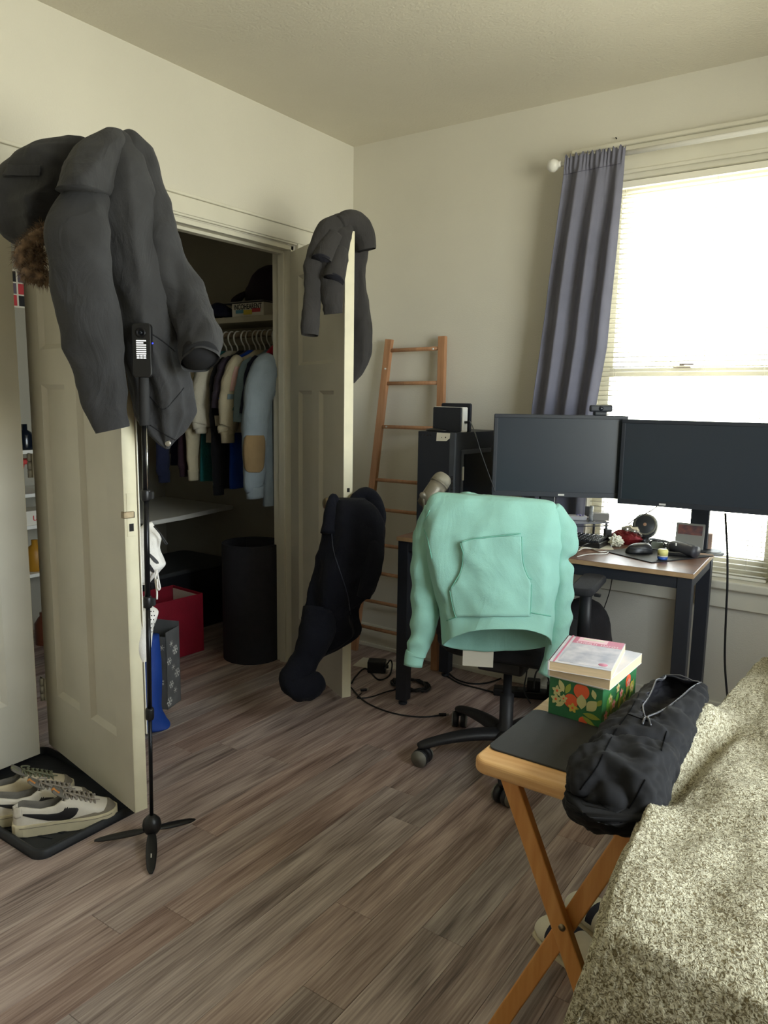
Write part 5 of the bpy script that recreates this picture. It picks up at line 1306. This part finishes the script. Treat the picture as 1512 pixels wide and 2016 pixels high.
# dark round bag under the desk
rb_ = at(1147, 1222, y=-.30)
ub = thing('round_bag', 'dark grey rounded bag on the floor under the desk', 'bag', (rb_.x, -.28, 0))
V = []; F = []; n, k = 30, 22; zt = rb_.z + .10
for i in range(k):
    f = i/(k-1); w = .115*(1-abs(2*f-1)**3.0)**.5 + .004
    for j in range(n):
        a = 2*math.pi*j/n; d = 1 + .10*fbm((math.cos(a), math.sin(a), f*3), 1.5)
        V.append((w*d*math.cos(a), w*.8*d*math.sin(a), zt*f))
for i in range(k-1):
    for j in range(n): F.append((i*n+j, i*n+(j+1) % n, (i+1)*n+(j+1) % n, (i+1)*n+j))
F.append(tuple(range((k-1)*n, k*n))); F.append(tuple(range(n))[::-1])
mesh_obj('body', V, F, mat('charcoal_bag', (52, 50, 54), .9, .15, 20, bump=.3, bscale=250), ub)
tube('strap', [(-.05, -.08, zt*.75), (-.06, -.11, zt*.5), (-.04, -.10, zt*.2)], .010, m_blk, ub, n=8, samples=14, flat=.5)
# ------------------------------------------------------------------ tray table
def wood(name, c1, c2, st=(14, 1.2, 14), rough=.38):
    return mat(name, c1, rough, .1, 2.2, stretch=st, col2=c2, bump=.05, bscale=8, detail=6, coat=.15)
m_beech = wood('beech_wood', (210, 154, 94), (234, 192, 134), (3, 26, 26))
m_beechl = wood('beech_leg', (208, 140, 70), (224, 162, 92), (30, 30, 3))
TZ = .650; TX0, TX1, TY0, TY1 = 1.818, 2.176, -1.985, -1.495
tt = thing('tray_table', 'honey beech folding tray table beside the sofa', 'table', ((TX0+TX1)/2, (TY0+TY1)/2, 0))
tw, td_ = TX1-TX0, TY1-TY0
prism('tabletop', rrect(tw, td_, .030, 6), TZ-.030, TZ, m_beech, tt, .009, seg=4)
def beam(name, p, q, w, t, m, parent, up=(0, 1, 0)):
    p, q = Vector(p), Vector(q); d = (q-p); L = d.length; d.normalize(); u = Vector(up); x = d.cross(u).normalized(); y = x.cross(d)
    bm = bmesh.new(); bbox(bm, (-w/2, -t/2, 0), (w/2, t/2, L), .003)
    M = Matrix((x, -y if False else d.cross(x), d)).transposed().to_4x4(); M.translation = p
    bm.transform(M); return bm_obj(name, bm, m, parent)
ox, oy = (TX0+TX1)/2, (TY0+TY1)/2
for sy, inner in ((-1, 0), (1, 0)):
    y1 = sy*(td_/2-.055); y2 = sy*(td_/2-.082)
    beam('leg', (1.872-ox, y1, TZ-.030), (2.148-ox, y1, .0), .036, .020, m_beechl, tt)
    beam('leg', (2.140-ox, y2, TZ-.030), (1.856-ox, y2, .0), .036, .020, m_beechl, tt)
    tube('pivot_bolt', [(2.006-ox, y1-sy*.008, .337), (2.006-ox, y1+sy*.0125, .337)], .007, m_brass, tt, n=14)
beam('stretcher', (2.12-ox, -td_/2+.08, .067), (2.12-ox, td_/2-.08, .067), .030, .018, m_beechl, tt, up=(1, 0, 0))
beam('stretcher', (1.886-ox, -td_/2+.10, .067), (1.886-ox, td_/2-.10, .067), .030, .018, m_beechl, tt, up=(1, 0, 0))
for xx in (1.90, 2.10): boxes('top_batten', [((xx-ox-.014, -td_/2+.04, TZ-.048), (xx-ox+.014, td_/2-.04, TZ-.030))], m_beechl, tt, .003)
m_pad2 = mat('charcoal_pad', (52, 52, 54), .75, .06, 60, bump=.25, bscale=900)
pc_ = at(1040, 1460, z=TZ)
mpad = thing('tray_mouse_pad', 'charcoal mouse pad lying on the beech tray table', 'mouse pad', (1.954, -1.812, TZ), math.radians(0))
prism('pad', rrect(.258, .238, .020, 5), 0, .004, m_pad2, mpad, .0012)

# floral box
m_fl = mat('green_box_print', (36, 96, 62), .55, .25, 14, col2=(52, 118, 66)); m_org2 = mat('print_orange', (222, 92, 50), .6, .08); m_lf1 = mat('print_lime', (150, 160, 62), .6, .12); m_lf2 = mat('print_cream', (196, 190, 128), .6, .1)
m_lf3 = mat('print_leaf', (96, 160, 58), .6, .12); m_pk = mat('print_pink', (214, 150, 140), .6, .1); m_yel = mat('print_yellow', (206, 176, 70), .6, .1)
BX = Vector((1.860, -1.700, TZ+.004)); bw, bd, bh = .124, .205, .088
fx = thing('floral_box', 'green floral print gift box with oranges under the books', 'box', tuple(BX), math.radians(-3))
box('body', (0, 0, 0), (bw, bd, bh), m_fl, fx, .0015)
box('lid_rim', (-.001, -.001, bh-.002), (bw+.001, bd+.001, bh+.001), m_card, fx, .0008)
def fprint(pts, m, face, lift, nm='printed_motif'):
    """flat printed shape on the front (x,z) or right (y,z) face"""
    if face == 'f': V = [(x, -lift, z) for x, z in pts]
    else: V = [(bw+lift, x, z) for x, z in pts]
    V = [((min(max(a, 0), bw) if face == 'f' else a), (b if face == 'f' else min(max(b, 0), bd)), min(max(c, .001), bh-.003)) for a, b, c in V]
    f = list(range(len(V)));
    return mesh_obj(nm, V, [tuple(f)], m, fx, smooth=False)
def disc(cx, cz, r, n=22, k=1.0): return [(cx+r*math.cos(2*math.pi*i/n), cz+k*r*math.sin(2*math.pi*i/n)) for i in range(n)]
def leafp(cx, cz, L, w, a):
    P = [(t, w*math.sin(math.pi*t)) for t in np.linspace(0, 1, 8)] + [(t, -w*math.sin(math.pi*t)) for t in np.linspace(1, 0, 8)[1:-1]]
    return [(cx + L*(x*math.cos(a)-y*math.sin(a)), cz + L*(x*math.sin(a)+y*math.cos(a))) for x, y in P]
def flower(cx, cz, r, m, face, lift, k=5):
    for i in range(k): fprint(leafp(cx, cz, r, .32, 2*math.pi*i/k+.3), m, face, lift)
    fprint(disc(cx, cz, r*.22, 10), m_org2, face, lift+.0002)
fprint(disc(.076, .070, .018), m_org2, 'f', .0006); fprint(disc(.053, .042, .0165), m_org2, 'f', .0006); fprint(disc(.083, .004, .010), m_org2, 'f', .0006)
for (cx, cz, L, w, a) in ((.036, .058, .030, .22, 2.0), (.040, .056, .028, .22, 1.2), (.090, .030, .034, .34, .9), (.078, .030, .034, .34, 1.6), (.082, .022, .040, .16, -.1), (.080, .016, .036, .14, -.5), (.108, .060, .022, .26, 1.9), (.112, .046, .020, .26, 1.0), (.018, .022, .026, .2, .6), (.074, .030, .016, .2, 3.3)):
    fprint(leafp(cx, cz, L, w, a), (m_lf2, m_lf1, m_lf1)[int(cx*1000) % 3], 'f', .0010)
for (cx, cz, r) in ((.020, .058, .013), (.018, .038, .013), (.036, .044, .010), (.058, .028, .012)): flower(cx, cz, r, m_lf2 if cx < .05 else m_yel, 'f', .0014)
for i in range(8):
    cx = .02 + .022*i; flower(cx, .022 + .05*((i*.618) % 1), .012, (m_pk, m_lf2)[i % 2], 'r', .0012)
    fprint(leafp(cx+.008, .01+.02*((i*.37) % 1), .036, .22, 1.2+.3*math.sin(i*2)), (m_lf3, m_lf1)[i % 2], 'r', .0008)
fprint(disc(.150, .062, .016), m_org2, 'r', .0006); fprint(disc(.175, .040, .014), m_yel, 'r', .0006); fprint(leafp(.03, .02, .05, .3, 1.3), m_lf3, 'r', .0007)
# two paperbacks on the box
m_page = mat('paper_block', (222, 196, 158), .85, .12, 4, stretch=(4, 4, 260)); m_cov = mat('pale_cover', (222, 216, 216), .4, .12, 16, col2=(184, 188, 200)); m_covp = mat('pink_cover_print', (196, 104, 132), .4, .15, 20); m_covr = mat('rose_label', (232, 190, 200), .4, .05)
def book(label, loc, rz, w, d, h, top):
    t = thing('paperback_book', label, 'book', loc, rz, None)
    box('page_block', (.003, .001, .0012), (w-.0005, d-.001, h-.0012), m_page, t)
    box('cover', (0, 0, h-.0012), (w, d, h), top, t, .0004); box('cover', (0, 0, 0), (w, d, .0012), top, t, .0004); box('spine', (-.0008, 0, 0), (.003, d, h), top, t, .0006)
    return t
z1_ = TZ+.004+bh+.001
book('lower pale paperback book lying on the floral box', (1.858, -1.706, z1_), math.radians(-1.5), .140, .212, .024, m_cov)
b2 = book('upper paperback book with pink lettered cover on the pile', (1.868, -1.734, z1_+.024), math.radians(9.0), .134, .200, .021, m_cov)
zt = .0212
box('cover_art', (.020, .010, zt), (.132, .150, zt+.0003), mat('watercolour_art', (150, 152, 168), .4, .3, 26, col2=(216, 210, 214), detail=8), b2)
box('cover_band', (.020, .150, zt), (.132, .200, zt+.0003), m_covp, b2)
box('cover_label', (.030, .168, zt+.0003), (.096, .198, zt+.0006), m_covr, b2); box('cover_label', (.040, .182, zt+.0006), (.088, .194, zt+.0009), m_card, b2)
box('spine_stripe', (.010, .0, zt), (.014, .205, zt+.0003), m_covp, b2)
text_mesh('cover_title', 'CHRISTI  HANN', .0155, mat('pale_title', (236, 214, 222), .5), b2, (.076, .157, zt+.0006), (0, 0, 0), ext=.0002, sx=.86)
fprint_l = lathe('cover_spot', [(.010, 0), (.009, .0003), (0, .0003)], m_covp, b2, 16, loc=(.112, .028, zt+.0003))

# ------------------------------------------------------------------ black pouch bag with open zip
c_bag = mat('black_nylon', (46, 46, 52), .5, .10, 20, bump=.18, bscale=600, spec=.35)
m_zip = mat('zip_grey', (88, 88, 92), .35, .1, metal=.5)
bg = thing('black_pouch', 'long black nylon pouch with open zip sagging off the tray table', 'bag')
# spine of the bag from the far end (on the table) to the near end that hangs over the edge
sp_ = [(1350, 1352, .690, .050), (1325, 1380, .700, .062), (1290, 1425, .703, .070), (1262, 1465, .700, .074), (1235, 1505, .697, .078), (1212, 1545, .690, .080), (1205, 1580, .665, .078), (1200, 1606, .620, .066)]
C = []; Wd = []
for px_, py_, z_, w_ in sp_:
    C.append(tuple(at(px_, py_, z=z_)));
NB = 120; C = crom(C, NB); ws = crom([[s[3]] for s in sp_], NB)[:, 0]
V = []; F = []; n = 100
Tn = np.gradient(C, axis=0); Tn /= np.linalg.norm(Tn, axis=1)[:, None]
for i in range(NB):
    t_ = Vector(Tn[i]); side = t_.cross(Vector((0, 0, 1))).normalized(); up_ = side.cross(t_).normalized()
    s = i/(NB-1); th_ = float(np.interp(s, [0, .1, .5, .85, 1], [.020, .034, .042, .046, .030]))
    if i in (0, NB-1): wm = .55
    elif i in (1, NB-2): wm = .85
    else: wm = 1
    for j in range(n):
        a = 2*math.pi*j/n; ca, sa = math.cos(a), math.sin(a)
        x = ws[i]*wm*math.copysign(abs(ca)**.75, ca); y = th_*wm*math.copysign(abs(sa)**.75, sa)
        p = Vector(C[i]) + side*x + up_*y
        q = (p.x*1.0, p.y*1.0, p.z); d = .008*fold(q, 16) + .005*fbm(q, 22)
        # crease across the middle
        d -= .014*math.exp(-((s-.50-.06*ca)/.018)**2)*max(0, sa)
        d -= .010*math.exp(-((s-.80+.05*math.sin(5*a))/.03)**2)*max(0, sa)
        p = p + (side*ca + up_*sa)*d
        V.append(p)
def mouth(sv): return .62*max(0.0, 1-(sv-.035)/.35)**.8 if .035 <= sv <= .385 else -1.0
for i in range(NB-1):
    for j in range(n):
        am = 2*math.pi*(j+.5)/n
        if math.sin(am) > 0 and abs(math.cos(am)-.02) < mouth((i+.5)/(NB-1)): continue     # the opened zip
        F.append((i*n+j, i*n+(j+1) % n, (i+1)*n+(j+1) % n, (i+1)*n+j))
F.append(tuple(range(n))[::-1]); F.append(tuple(range((NB-1)*n, NB*n)))
zmin_t = TZ+.005
V = [v if not (TX0 < v.x < TX1 and v.y > TY0 and v.z < zmin_t) else Vector((v.x, v.y, zmin_t)) for v in V]
bgm = mesh_obj('shell', V, F, c_bag, bg); bgm.data.materials.append(mat('bag_inside', (10, 10, 15), .9))
md = bgm.modifiers.new('thickness', 'SOLIDIFY'); md.thickness = .003; md.offset = -1; md.material_offset = 1
_BV.clear()
for sg in (-1, 1):
    P = []
    for i in range(4, 47):
        w_ = mouth((i+.5)/(NB-1))
        if w_ < 0: continue
        ca = max(-.999, min(.999, .02 + sg*w_)); j = math.acos(ca)/(2*math.pi)*n
        j0 = int(j); P.append(V[i*n+j0].lerp(V[i*n+(j0+1) % n], j-j0) + Vector((0, 0, .003)))
    if len(P) > 3: tube('zip_teeth', crom([P[q] for q in np.linspace(0, len(P)-1, 7).astype(int)], 40), .0018, m_zip, bg, n=7)
P = [V[5*n + j] + Vector((0, 0, .003)) for j in range(15, 36)]
tube('zip_teeth', P, .0017, m_zip, bg, n=7)
for pts in ([(1260, 1362), (1240, 1400), (1205, 1450), (1175, 1510), (1142, 1555)], [(1312, 1440), (1302, 1478)], [(1236, 1406), (1258, 1414), (1276, 1420)], [(1270, 1535), (1252, 1570), (1238, 1592)]):
    seam('panel_seam', bgm, pts, .0012, mat('bag_piping', (8, 8, 10), .95, spec=.1), bg, 24, off=.0005)
zi = V[46*n+25]; zp = zi + Vector((0, 0, .004))
if zp is not None:
    e1 = zp + Vector((.004, -.040, .002))
    tube('zip_pull', [zp, zp.lerp(e1, .5)+Vector((0, 0, .004)), e1], .0022, m_zip, bg, n=8, samples=10)
    e2 = zp + Vector((.018, -.036, .002))
    tube('zip_pull', [zp, zp.lerp(e2, .5)+Vector((0, 0, .005)), e2], .0022, m_zip, bg, n=8, samples=10)

# ------------------------------------------------------------------ sofa under a sherpa throw
m_sofa = mat('olive_upholstery', (96, 92, 72), .9, .1, 30, bump=.2, bscale=300)
SX, SY0, SY1 = 2.235, -2.335, -1.05
sf = thing('sofa', 'sofa hidden under the sage green sherpa throw', 'sofa', (SX, SY0, 0))
box('arm', (0, .0, .06), (.24, SY1-SY0, .655), m_sofa, sf, .05, 4); box('seat', (.24, .02, .06), (1.2, SY1-SY0, .44), m_sofa, sf, .04, 3)
box('backrest', (.24, SY1-SY0-.20, .06), (1.2, SY1-SY0, .86), m_sofa, sf, .05, 4)
for lx in (.05, 1.12):
    for ly in (.06, SY1-SY0-.08): box('foot', (lx, ly, 0), (lx+.05, ly+.05, .06), m_blk, sf, .004)
def sherpa():
    m = bpy.data.materials.new('sage_sherpa'); m.use_nodes = True; nt = m.node_tree; N = nt.nodes; L = nt.links
    b = N['Principled BSDF']; b.inputs['Roughness'].default_value = .95; b.inputs['Specular IOR Level'].default_value = .1
    b.inputs['Sheen Weight'].default_value = .10
    tc = N.new('ShaderNodeTexCoord'); n1 = N.new('ShaderNodeTexNoise'); n1.inputs['Scale'].default_value = 190; n1.inputs['Detail'].default_value = 3; n1.inputs['Distortion'].default_value = 1.6
    L.new(tc.outputs['Object'], n1.inputs['Vector'])
    rp = N.new('ShaderNodeValToRGB'); L.new(n1.outputs['Fac'], rp.inputs[0]); e = rp.color_ramp.elements
    e[0].position = .38; e[0].color = rgb(118, 106, 76); e[1].position = .58; e[1].color = rgb(216, 210, 184)
    L.new(rp.outputs[0], b.inputs['Base Color'])
    bp = N.new('ShaderNodeBump'); bp.inputs['Strength'].default_value = 1.0; bp.inputs['Distance'].default_value = .006; L.new(n1.outputs['Fac'], bp.inputs['Height']); L.new(bp.outputs[0], b.inputs['Normal'])
    return m
m_sh = sherpa()
bl = thing('sherpa_throw', 'sage green sherpa fleece throw spread over the sofa', 'blanket')
# profile along v: far end -> top -> near edge -> hanging front ; u across x
NU, NV = 190, 330
V = np.zeros((NV, NU, 3)); F = []
xr = SX + 1.15
def top_z(x, y):
    """height of the draped top"""
    u = x - SX
    arm = .690 - .055*max(0, min(1, (u-.16)/.30))
    back = .24*max(0, min(1, (y+1.62)/.42))**1.4*max(0, min(1, (u-.02)/.16))
    return arm + back
for i in range(NV):
    v = i/(NV-1)
    for j in range(NU):
        u = j/(NU-1)
        if v < .64:
            y = -1.10 - (v/.64)*( -1.10 - (SY0+.005))
            xl = np.interp(y, [-2.34, -2.2, -2.0, -1.86, -1.74, -1.62, -1.5, -1.3, -1.1], [2.192, 2.180, 2.164, 2.154, 2.148, 2.150, 2.168, 2.19, 2.20])
            x = xl + (xr-xl)*u**1.7; z = top_z(x, y)
            z += .030*math.exp(-(((x-2.185)/.05)**2+((y+1.60)/.06)**2))       # raised tip at the far corner
            z -= .035*math.exp(-(((x-2.205-.10*(y+1.75))/.018)**2))*max(0, min(1, (y+2.02)/.12))*max(0, min(1, (-1.56-y)/.10))   # fold line
            z += .020*noise.noise(Vector((x*7, y*5, 1.0))) + .010*noise.noise(Vector((x*15, y*13, 4.0)))
            edge = max(0, (v-.56)/.08); z -= .030*edge**2
            if u < .06: z -= .030*(1-u/.06)**2
        else:
            f = (v-.64)/.36; y0 = SY0+.005
            xl = 2.192 - .105*f - .030*f*f
            x = xl + (xr-xl)*u**1.7; z = top_z(x, y0) - .030 - .60*f
            z += (.020*noise.noise(Vector((x*7, y0*5, 1.0))) + .010*noise.noise(Vector((x*15, y0*13, 4.0))))*(1-f)
            if u < .06: z -= .030*(1-u/.06)**2*(1-f)
            y = y0 - .030*math.sin(min(1, f*5)*math.pi/2) - .020*f + .012*math.sin(x*16+1)*f
        V[i, j] = (x, y, z)
# fleece relief
flat = V.reshape(-1, 3)
du = np.gradient(V, axis=1); dv = np.gradient(V, axis=0); NN = np.cross(du, dv); NN /= np.linalg.norm(NN, axis=2)[:, :, None]+1e-9
NN[NN[:, :, 2] < -.2] *= -1
for i in range(NV):
    for j in range(NU):
        p = Vector(V[i, j])
        if j > 130 or (j < 3 and i > .9*NV): continue
        c = noise.noise(p*150)*.6 + noise.noise(p*310)*.5
        nrm = Vector(NN[i, j])
        if i/(NV-1) > .66 and nrm.y > 0: nrm = -nrm
        V[i, j] = p + nrm*(.0030*c)
for i in range(NV-1):
    for j in range(NU-1): F.append((i*NU+j, (i+1)*NU+j, (i+1)*NU+j+1, i*NU+j+1))
bo = mesh_obj('fleece', [tuple(q) for q in V.reshape(-1, 3)], F, m_sh, bl)
md = bo.modifiers.new('thickness', 'SOLIDIFY'); md.thickness = .014; md.offset = -1
# rolled hem along the free left edge
he = [Vector(V[i, 0]) for i in range(0, NV, 4)]
V2, F2 = tube_data(he, .0085, 8)
V2 = [Vector(p) + Vector(p).normalized()*.0 + Vector((.0022*noise.noise(Vector(p)*180), .0022*noise.noise(Vector(p)*190+Vector((3, 0, 0))), .0022*noise.noise(Vector(p)*170+Vector((0, 5, 0))))) for p in V2]
mesh_obj('hem', V2, F2, m_sh, bl)

# slippers under the table
m_slip = mat('cream_slipper', (222, 216, 196), .85, .05, 20, bump=.3, bscale=400); m_nv = mat('navy_band', (34, 36, 54), .8, .08)
for (px_, py_, rzz, lab) in ((1118, 1872, 58, 'cream slipper with navy stripes under the tray table near its crossed legs'), (1172, 1822, 54, 'cream slipper with navy stripes half hidden behind the sofa throw')):
    p = at(px_, py_, z=0); t = thing('striped_slipper', lab, 'slipper', (p.x+.03, p.y-.02, 0), math.radians(rzz-80), 'slippers under the tray table')
    V = []; F = []; n, k = 30, 26; mi = []
    for i in range(k):
        f = i/(k-1); x = -.13 + .26*f; w = float(np.interp(f, [0, .05, .3, .6, .85, .97, 1], [.008, .03, .038, .045, .044, .024, .006])); h = float(np.interp(f, [0, .06, .25, .5, .75, .95, 1], [.035, .06, .065, .075, .072, .050, .015]))
        for j in range(n):
            a = 2*math.pi*j/n; V.append((-x, w*math.cos(a), max(0, h/2 + h/2*math.sin(a))))
    for i in range(k-1):
        for j in range(n): F.append((i*n+j, i*n+(j+1) % n, (i+1)*n+(j+1) % n, (i+1)*n+j)); mi.append(1 if i in (13, 14, 17, 18) and 0 < j < 15 else 0)
    F.append(tuple(range(n))[::-1]); F.append(tuple(range((k-1)*n, k*n))); mi += [0, 0]
    o = mesh_obj('upper', V, F, m_slip, t); o.data.materials.append(m_nv); o.data.polygons.foreach_set('material_index', mi)
    prism('sole', [(x, w) for x, w in [(-.132, 0), (-.12, .032), (-.06, .046), (.0, .044), (.08, .036), (.128, .022), (.134, 0), (.128, -.022), (.08, -.036), (0, -.044), (-.06, -.046), (-.12, -.032)]], 0, .012, m_sole, t, .003)
# ------------------------------------------------------------------ curtain and rod
c_cur = mat('grey_curtain', (112, 112, 126), .9, .06, 12, bump=.2, bscale=500, sheen=.03, spec=.15)
m_rodw = mat('white_rod', (222, 220, 214), .4, .03)
rd = thing('curtain_rod', 'white curtain rod with ball finial across the window head', 'rod', (0, 0, 0))
RY, RZ = -.100, 2.322
tube('rod', [(1.165, RY, RZ), (2.34, RY, RZ)], .010, m_rodw, rd, n=14)
lathe('finial', [(.010, 0), (.014, .004), (.012, .010), (.020, .018), (.027, .032), (.024, .050), (.012, .060), (0, .062)], m_rodw, rd, 22, loc=(1.165, RY, RZ), rot=(0, -math.pi/2, 0))
for bx_ in (1.215, 2.27): box('bracket', (bx_-.010, RY-.005, RZ-.030), (bx_+.010, -.0005, RZ-.010), m_rodw, rd, .003); box('wall_plate', (bx_-.014, -.026, RZ-.05), (bx_+.014, -.0205, RZ+.02), m_rodw, rd, .002)
cu = thing('curtain', 'grey rod pocket curtain panel gathered beside the window', 'curtain', (0, 0, 0))
NU, NV = 150, 70; V = []; F = []
zb = 0.62
for i in range(NV):
    s = i/(NV-1)
    z = RZ + .022 - (RZ+.022-zb)*s
    xl = float(np.interp(s, [0, .05, .3, .6, 1], [1.185, 1.180, 1.135, 1.085, 1.035])); xr_ = float(np.interp(s, [0, .05, .25, .45, .6, .8, 1], [1.436, 1.432, 1.420, 1.405, 1.372, 1.352, 1.345]))
    for j in range(NU):
        u = j/(NU-1)
        amp = .010 + .015*min(1, s*4)
        ph = u*2*math.pi*3.1 + .5*math.sin(s*3) + .9
        y = RY - .014 - amp*(.9*math.cos(ph) + .25*math.cos(2*ph+.6)) + .006*fbm((u*3, s*2, 0), 2)
        if s < .04: y = RY - .0175 + .003*math.sin(u*90) - .004*math.cos(ph)
        if u > .93: y += .0
        x = xl + (xr_-xl)*(u + .018*math.sin(ph+1.2))
        zz = z + (.006*math.sin(u*70)+.004*math.sin(u*133) if s < .02 else 0)
        V.append((x, y, zz))
for i in range(NV-1):
    for j in range(NU-1): F.append((i*NU+j, (i+1)*NU+j, (i+1)*NU+j+1, i*NU+j+1))
cp = mesh_obj('panel', V, F, c_cur, cu); md = cp.modifiers.new('thickness', 'SOLIDIFY'); md.thickness = .002
seam('pocket_stitch', cp, [(1106, 345), (1140, 338), (1180, 330), (1222, 322)], .0010, mat('curtain_thread', (76, 76, 92), .9), cu, 30, off=.001)
nz_ = at(1214, 273, y=-.001); tag(tube('wall_nail', [(nz_.x, .0, nz_.z), (nz_.x, -.012, nz_.z+.001)], .0022, m_dark, n=8), 'tiny nail left in the wall above the curtain', 'nail')

# ------------------------------------------------------------------ wooden ladder against the wall
m_lad = wood('ladder_pine', (158, 112, 78), (180, 134, 98), (30, 30, 3), .5)
ld = thing('wooden_ladder', 'narrow wooden ladder leaning on the wall beside the desk', 'ladder')
L0, L1 = Vector((.120, -.115, 0)), Vector((.268, -.040, 1.640)); R0, R1 = Vector((.628, -.115, 0)), Vector((.578, -.040, 1.645))
beam('rail', L0, L1, .040, .024, m_lad, ld); beam('rail', R0, R1, .040, .024, m_lad, ld)
for zz in (1.584, 1.420, 1.201, .928, .775, .590, .440, .285, .14):
    f = zz/1.64; a = L0.lerp(L1, f); b_ = R0.lerp(R1, f); d = (b_-a).normalized()*.006
    tube('rung', [a-d, b_+d], .0095, m_lad, ld, n=12)
for (x_, y_) in ((853, 687), (759, 726), (761, 840)):
    p = at(x_, y_, y=-.075); tube('peg_cap', [p, p + Vector((0, -.006, 0))], .0048, m_hang, ld, n=12)

# ------------------------------------------------------------------ cables and papers on the floor
def fl(px_, py_, z=.004): return at(px_, py_, z=z)
tag(prism('floor_paper', [(-.11, -.06), (.02, -.075), (.13, -.03), (.12, .06), (-.10, .075)], 0, .0008, m_card, None, 0, loc=fl(742, 1308, 0), rot=(0, 0, .3)), 'creased white paper on the floor by the desk leg', 'paper')
ad = thing('power_adapter', 'black block power adapter on the paper under the desk', 'adapter', tuple(fl(742, 1322, .001)), .5)
box('brick', (-.045, -.03, 0), (.045, .03, .060), m_blk, ad, .006); box('plug_neck', (.045, -.008, .02), (.058, .008, .036), m_blk, ad, .003)
tag(tube('adapter_cable', [fl(756, 1318, .03), fl(768, 1300, .05), fl(772, 1310, .03), fl(766, 1330), fl(745, 1338), fl(720, 1316), fl(700, 1332), fl(692, 1345)], .004, m_blk, n=8, samples=50), 'black adapter cable looping over the floor paper', 'cable')
coil = []
cc0 = fl(808, 1350)
for i in range(150):
    a = i*.30; r = .075 + .012*math.sin(i*.19); coil.append((cc0.x + r*1.2*math.cos(a), cc0.y + r*.8*math.sin(a), .005 + .012*((i*.37) % 1)))
tag(tube('cable_coil', coil, .0034, m_blk, n=6), 'loose coil of black cable behind the desk leg', 'cable')
tag(tube('floor_cable', [fl(690, 1352), fl(706, 1370), fl(725, 1385), fl(760, 1400), fl(800, 1409), fl(840, 1411), fl(874, 1407)], .0034, m_blk, n=8, samples=50), 'single black cable curving across the open floor', 'cable')
pg = thing('cable_plug', 'black cable plug with pale tip on the floor', 'plug', tuple(fl(874, 1407, .006)), .7); box('body', (-.022, -.006, -.005), (.010, .006, .006), m_blk, pg, .002); box('tip', (.010, -.003, -.003), (.022, .003, .003), m_foils, pg)
p2 = thing('cable_plug', 'small black plug lying between far door and desk leg', 'plug', tuple(fl(718, 1358, .006)), .9); box('body', (-.020, -.006, -.005), (.010, .006, .006), m_blk, p2, .002); box('tip', (.010, -.004, -.003), (.020, .004, .004), m_foils, p2)
tag(tube('plug_cable', [fl(712, 1364), fl(704, 1374), fl(730, 1372), fl(760, 1362), fl(785, 1356)], .003, m_blk, n=7, samples=30), 'thin black cable between the plug and the coil', 'cable')
tag(tube('looped_lead', [fl(880, 1322), fl(900, 1338), fl(930, 1346), fl(960, 1344), fl(985, 1336), fl(1005, 1326)], .004, m_blk, n=8, samples=40), 'black lead sweeping under the office chair seat', 'cable')
tag(tube('looped_lead', [fl(878, 1330), fl(905, 1345), fl(945, 1356), fl(985, 1366), fl(1010, 1372)], .004, m_blk, n=8, samples=40), 'black lead running along the floor behind chair base', 'cable')
ps = thing('power_strip', 'black power strip with plugs on the floor behind chair', 'power strip', tuple(fl(1045, 1372, 0)), .4)
box('body', (-.17, -.03, 0), (.15, .03, .035), m_blk, ps, .006)
for i in range(4): box('socket', (-.13+.07*i, -.015, .035), (-.095+.07*i, .015, .037), m_pc2, ps, .001)
box('wall_wart', (-.02, -.025, .036), (.04, .025, .085), m_blk, ps, .005); box('wall_wart', (.07, -.025, .036), (.12, .025, .075), m_blk, ps, .005)
tag(tube('strip_cable', [fl(1050, 1360, .07), fl(1055, 1325, .10), fl(1068, 1318, .09), fl(1080, 1338, .06), fl(1076, 1368, .03)], .004, m_blk, n=8, samples=36), 'black cable arching above the power strip', 'cable')
tag(tube('strip_cable', [fl(1040, 1300, .14), fl(1036, 1330, .10), fl(1032, 1360, .06), fl(1045, 1385, .02)], .003, m_blk, n=8, samples=30), 'thin cable dropping down to the power strip', 'cable')
tag(tube('white_floor_cable', [fl(1026, 1304, .02), fl(1045, 1318, .01), fl(1062, 1330, .006), fl(1082, 1342, .006)], .0035, m_hang, n=8, samples=24), 'pale cable running along the baseboard behind chair', 'cable')
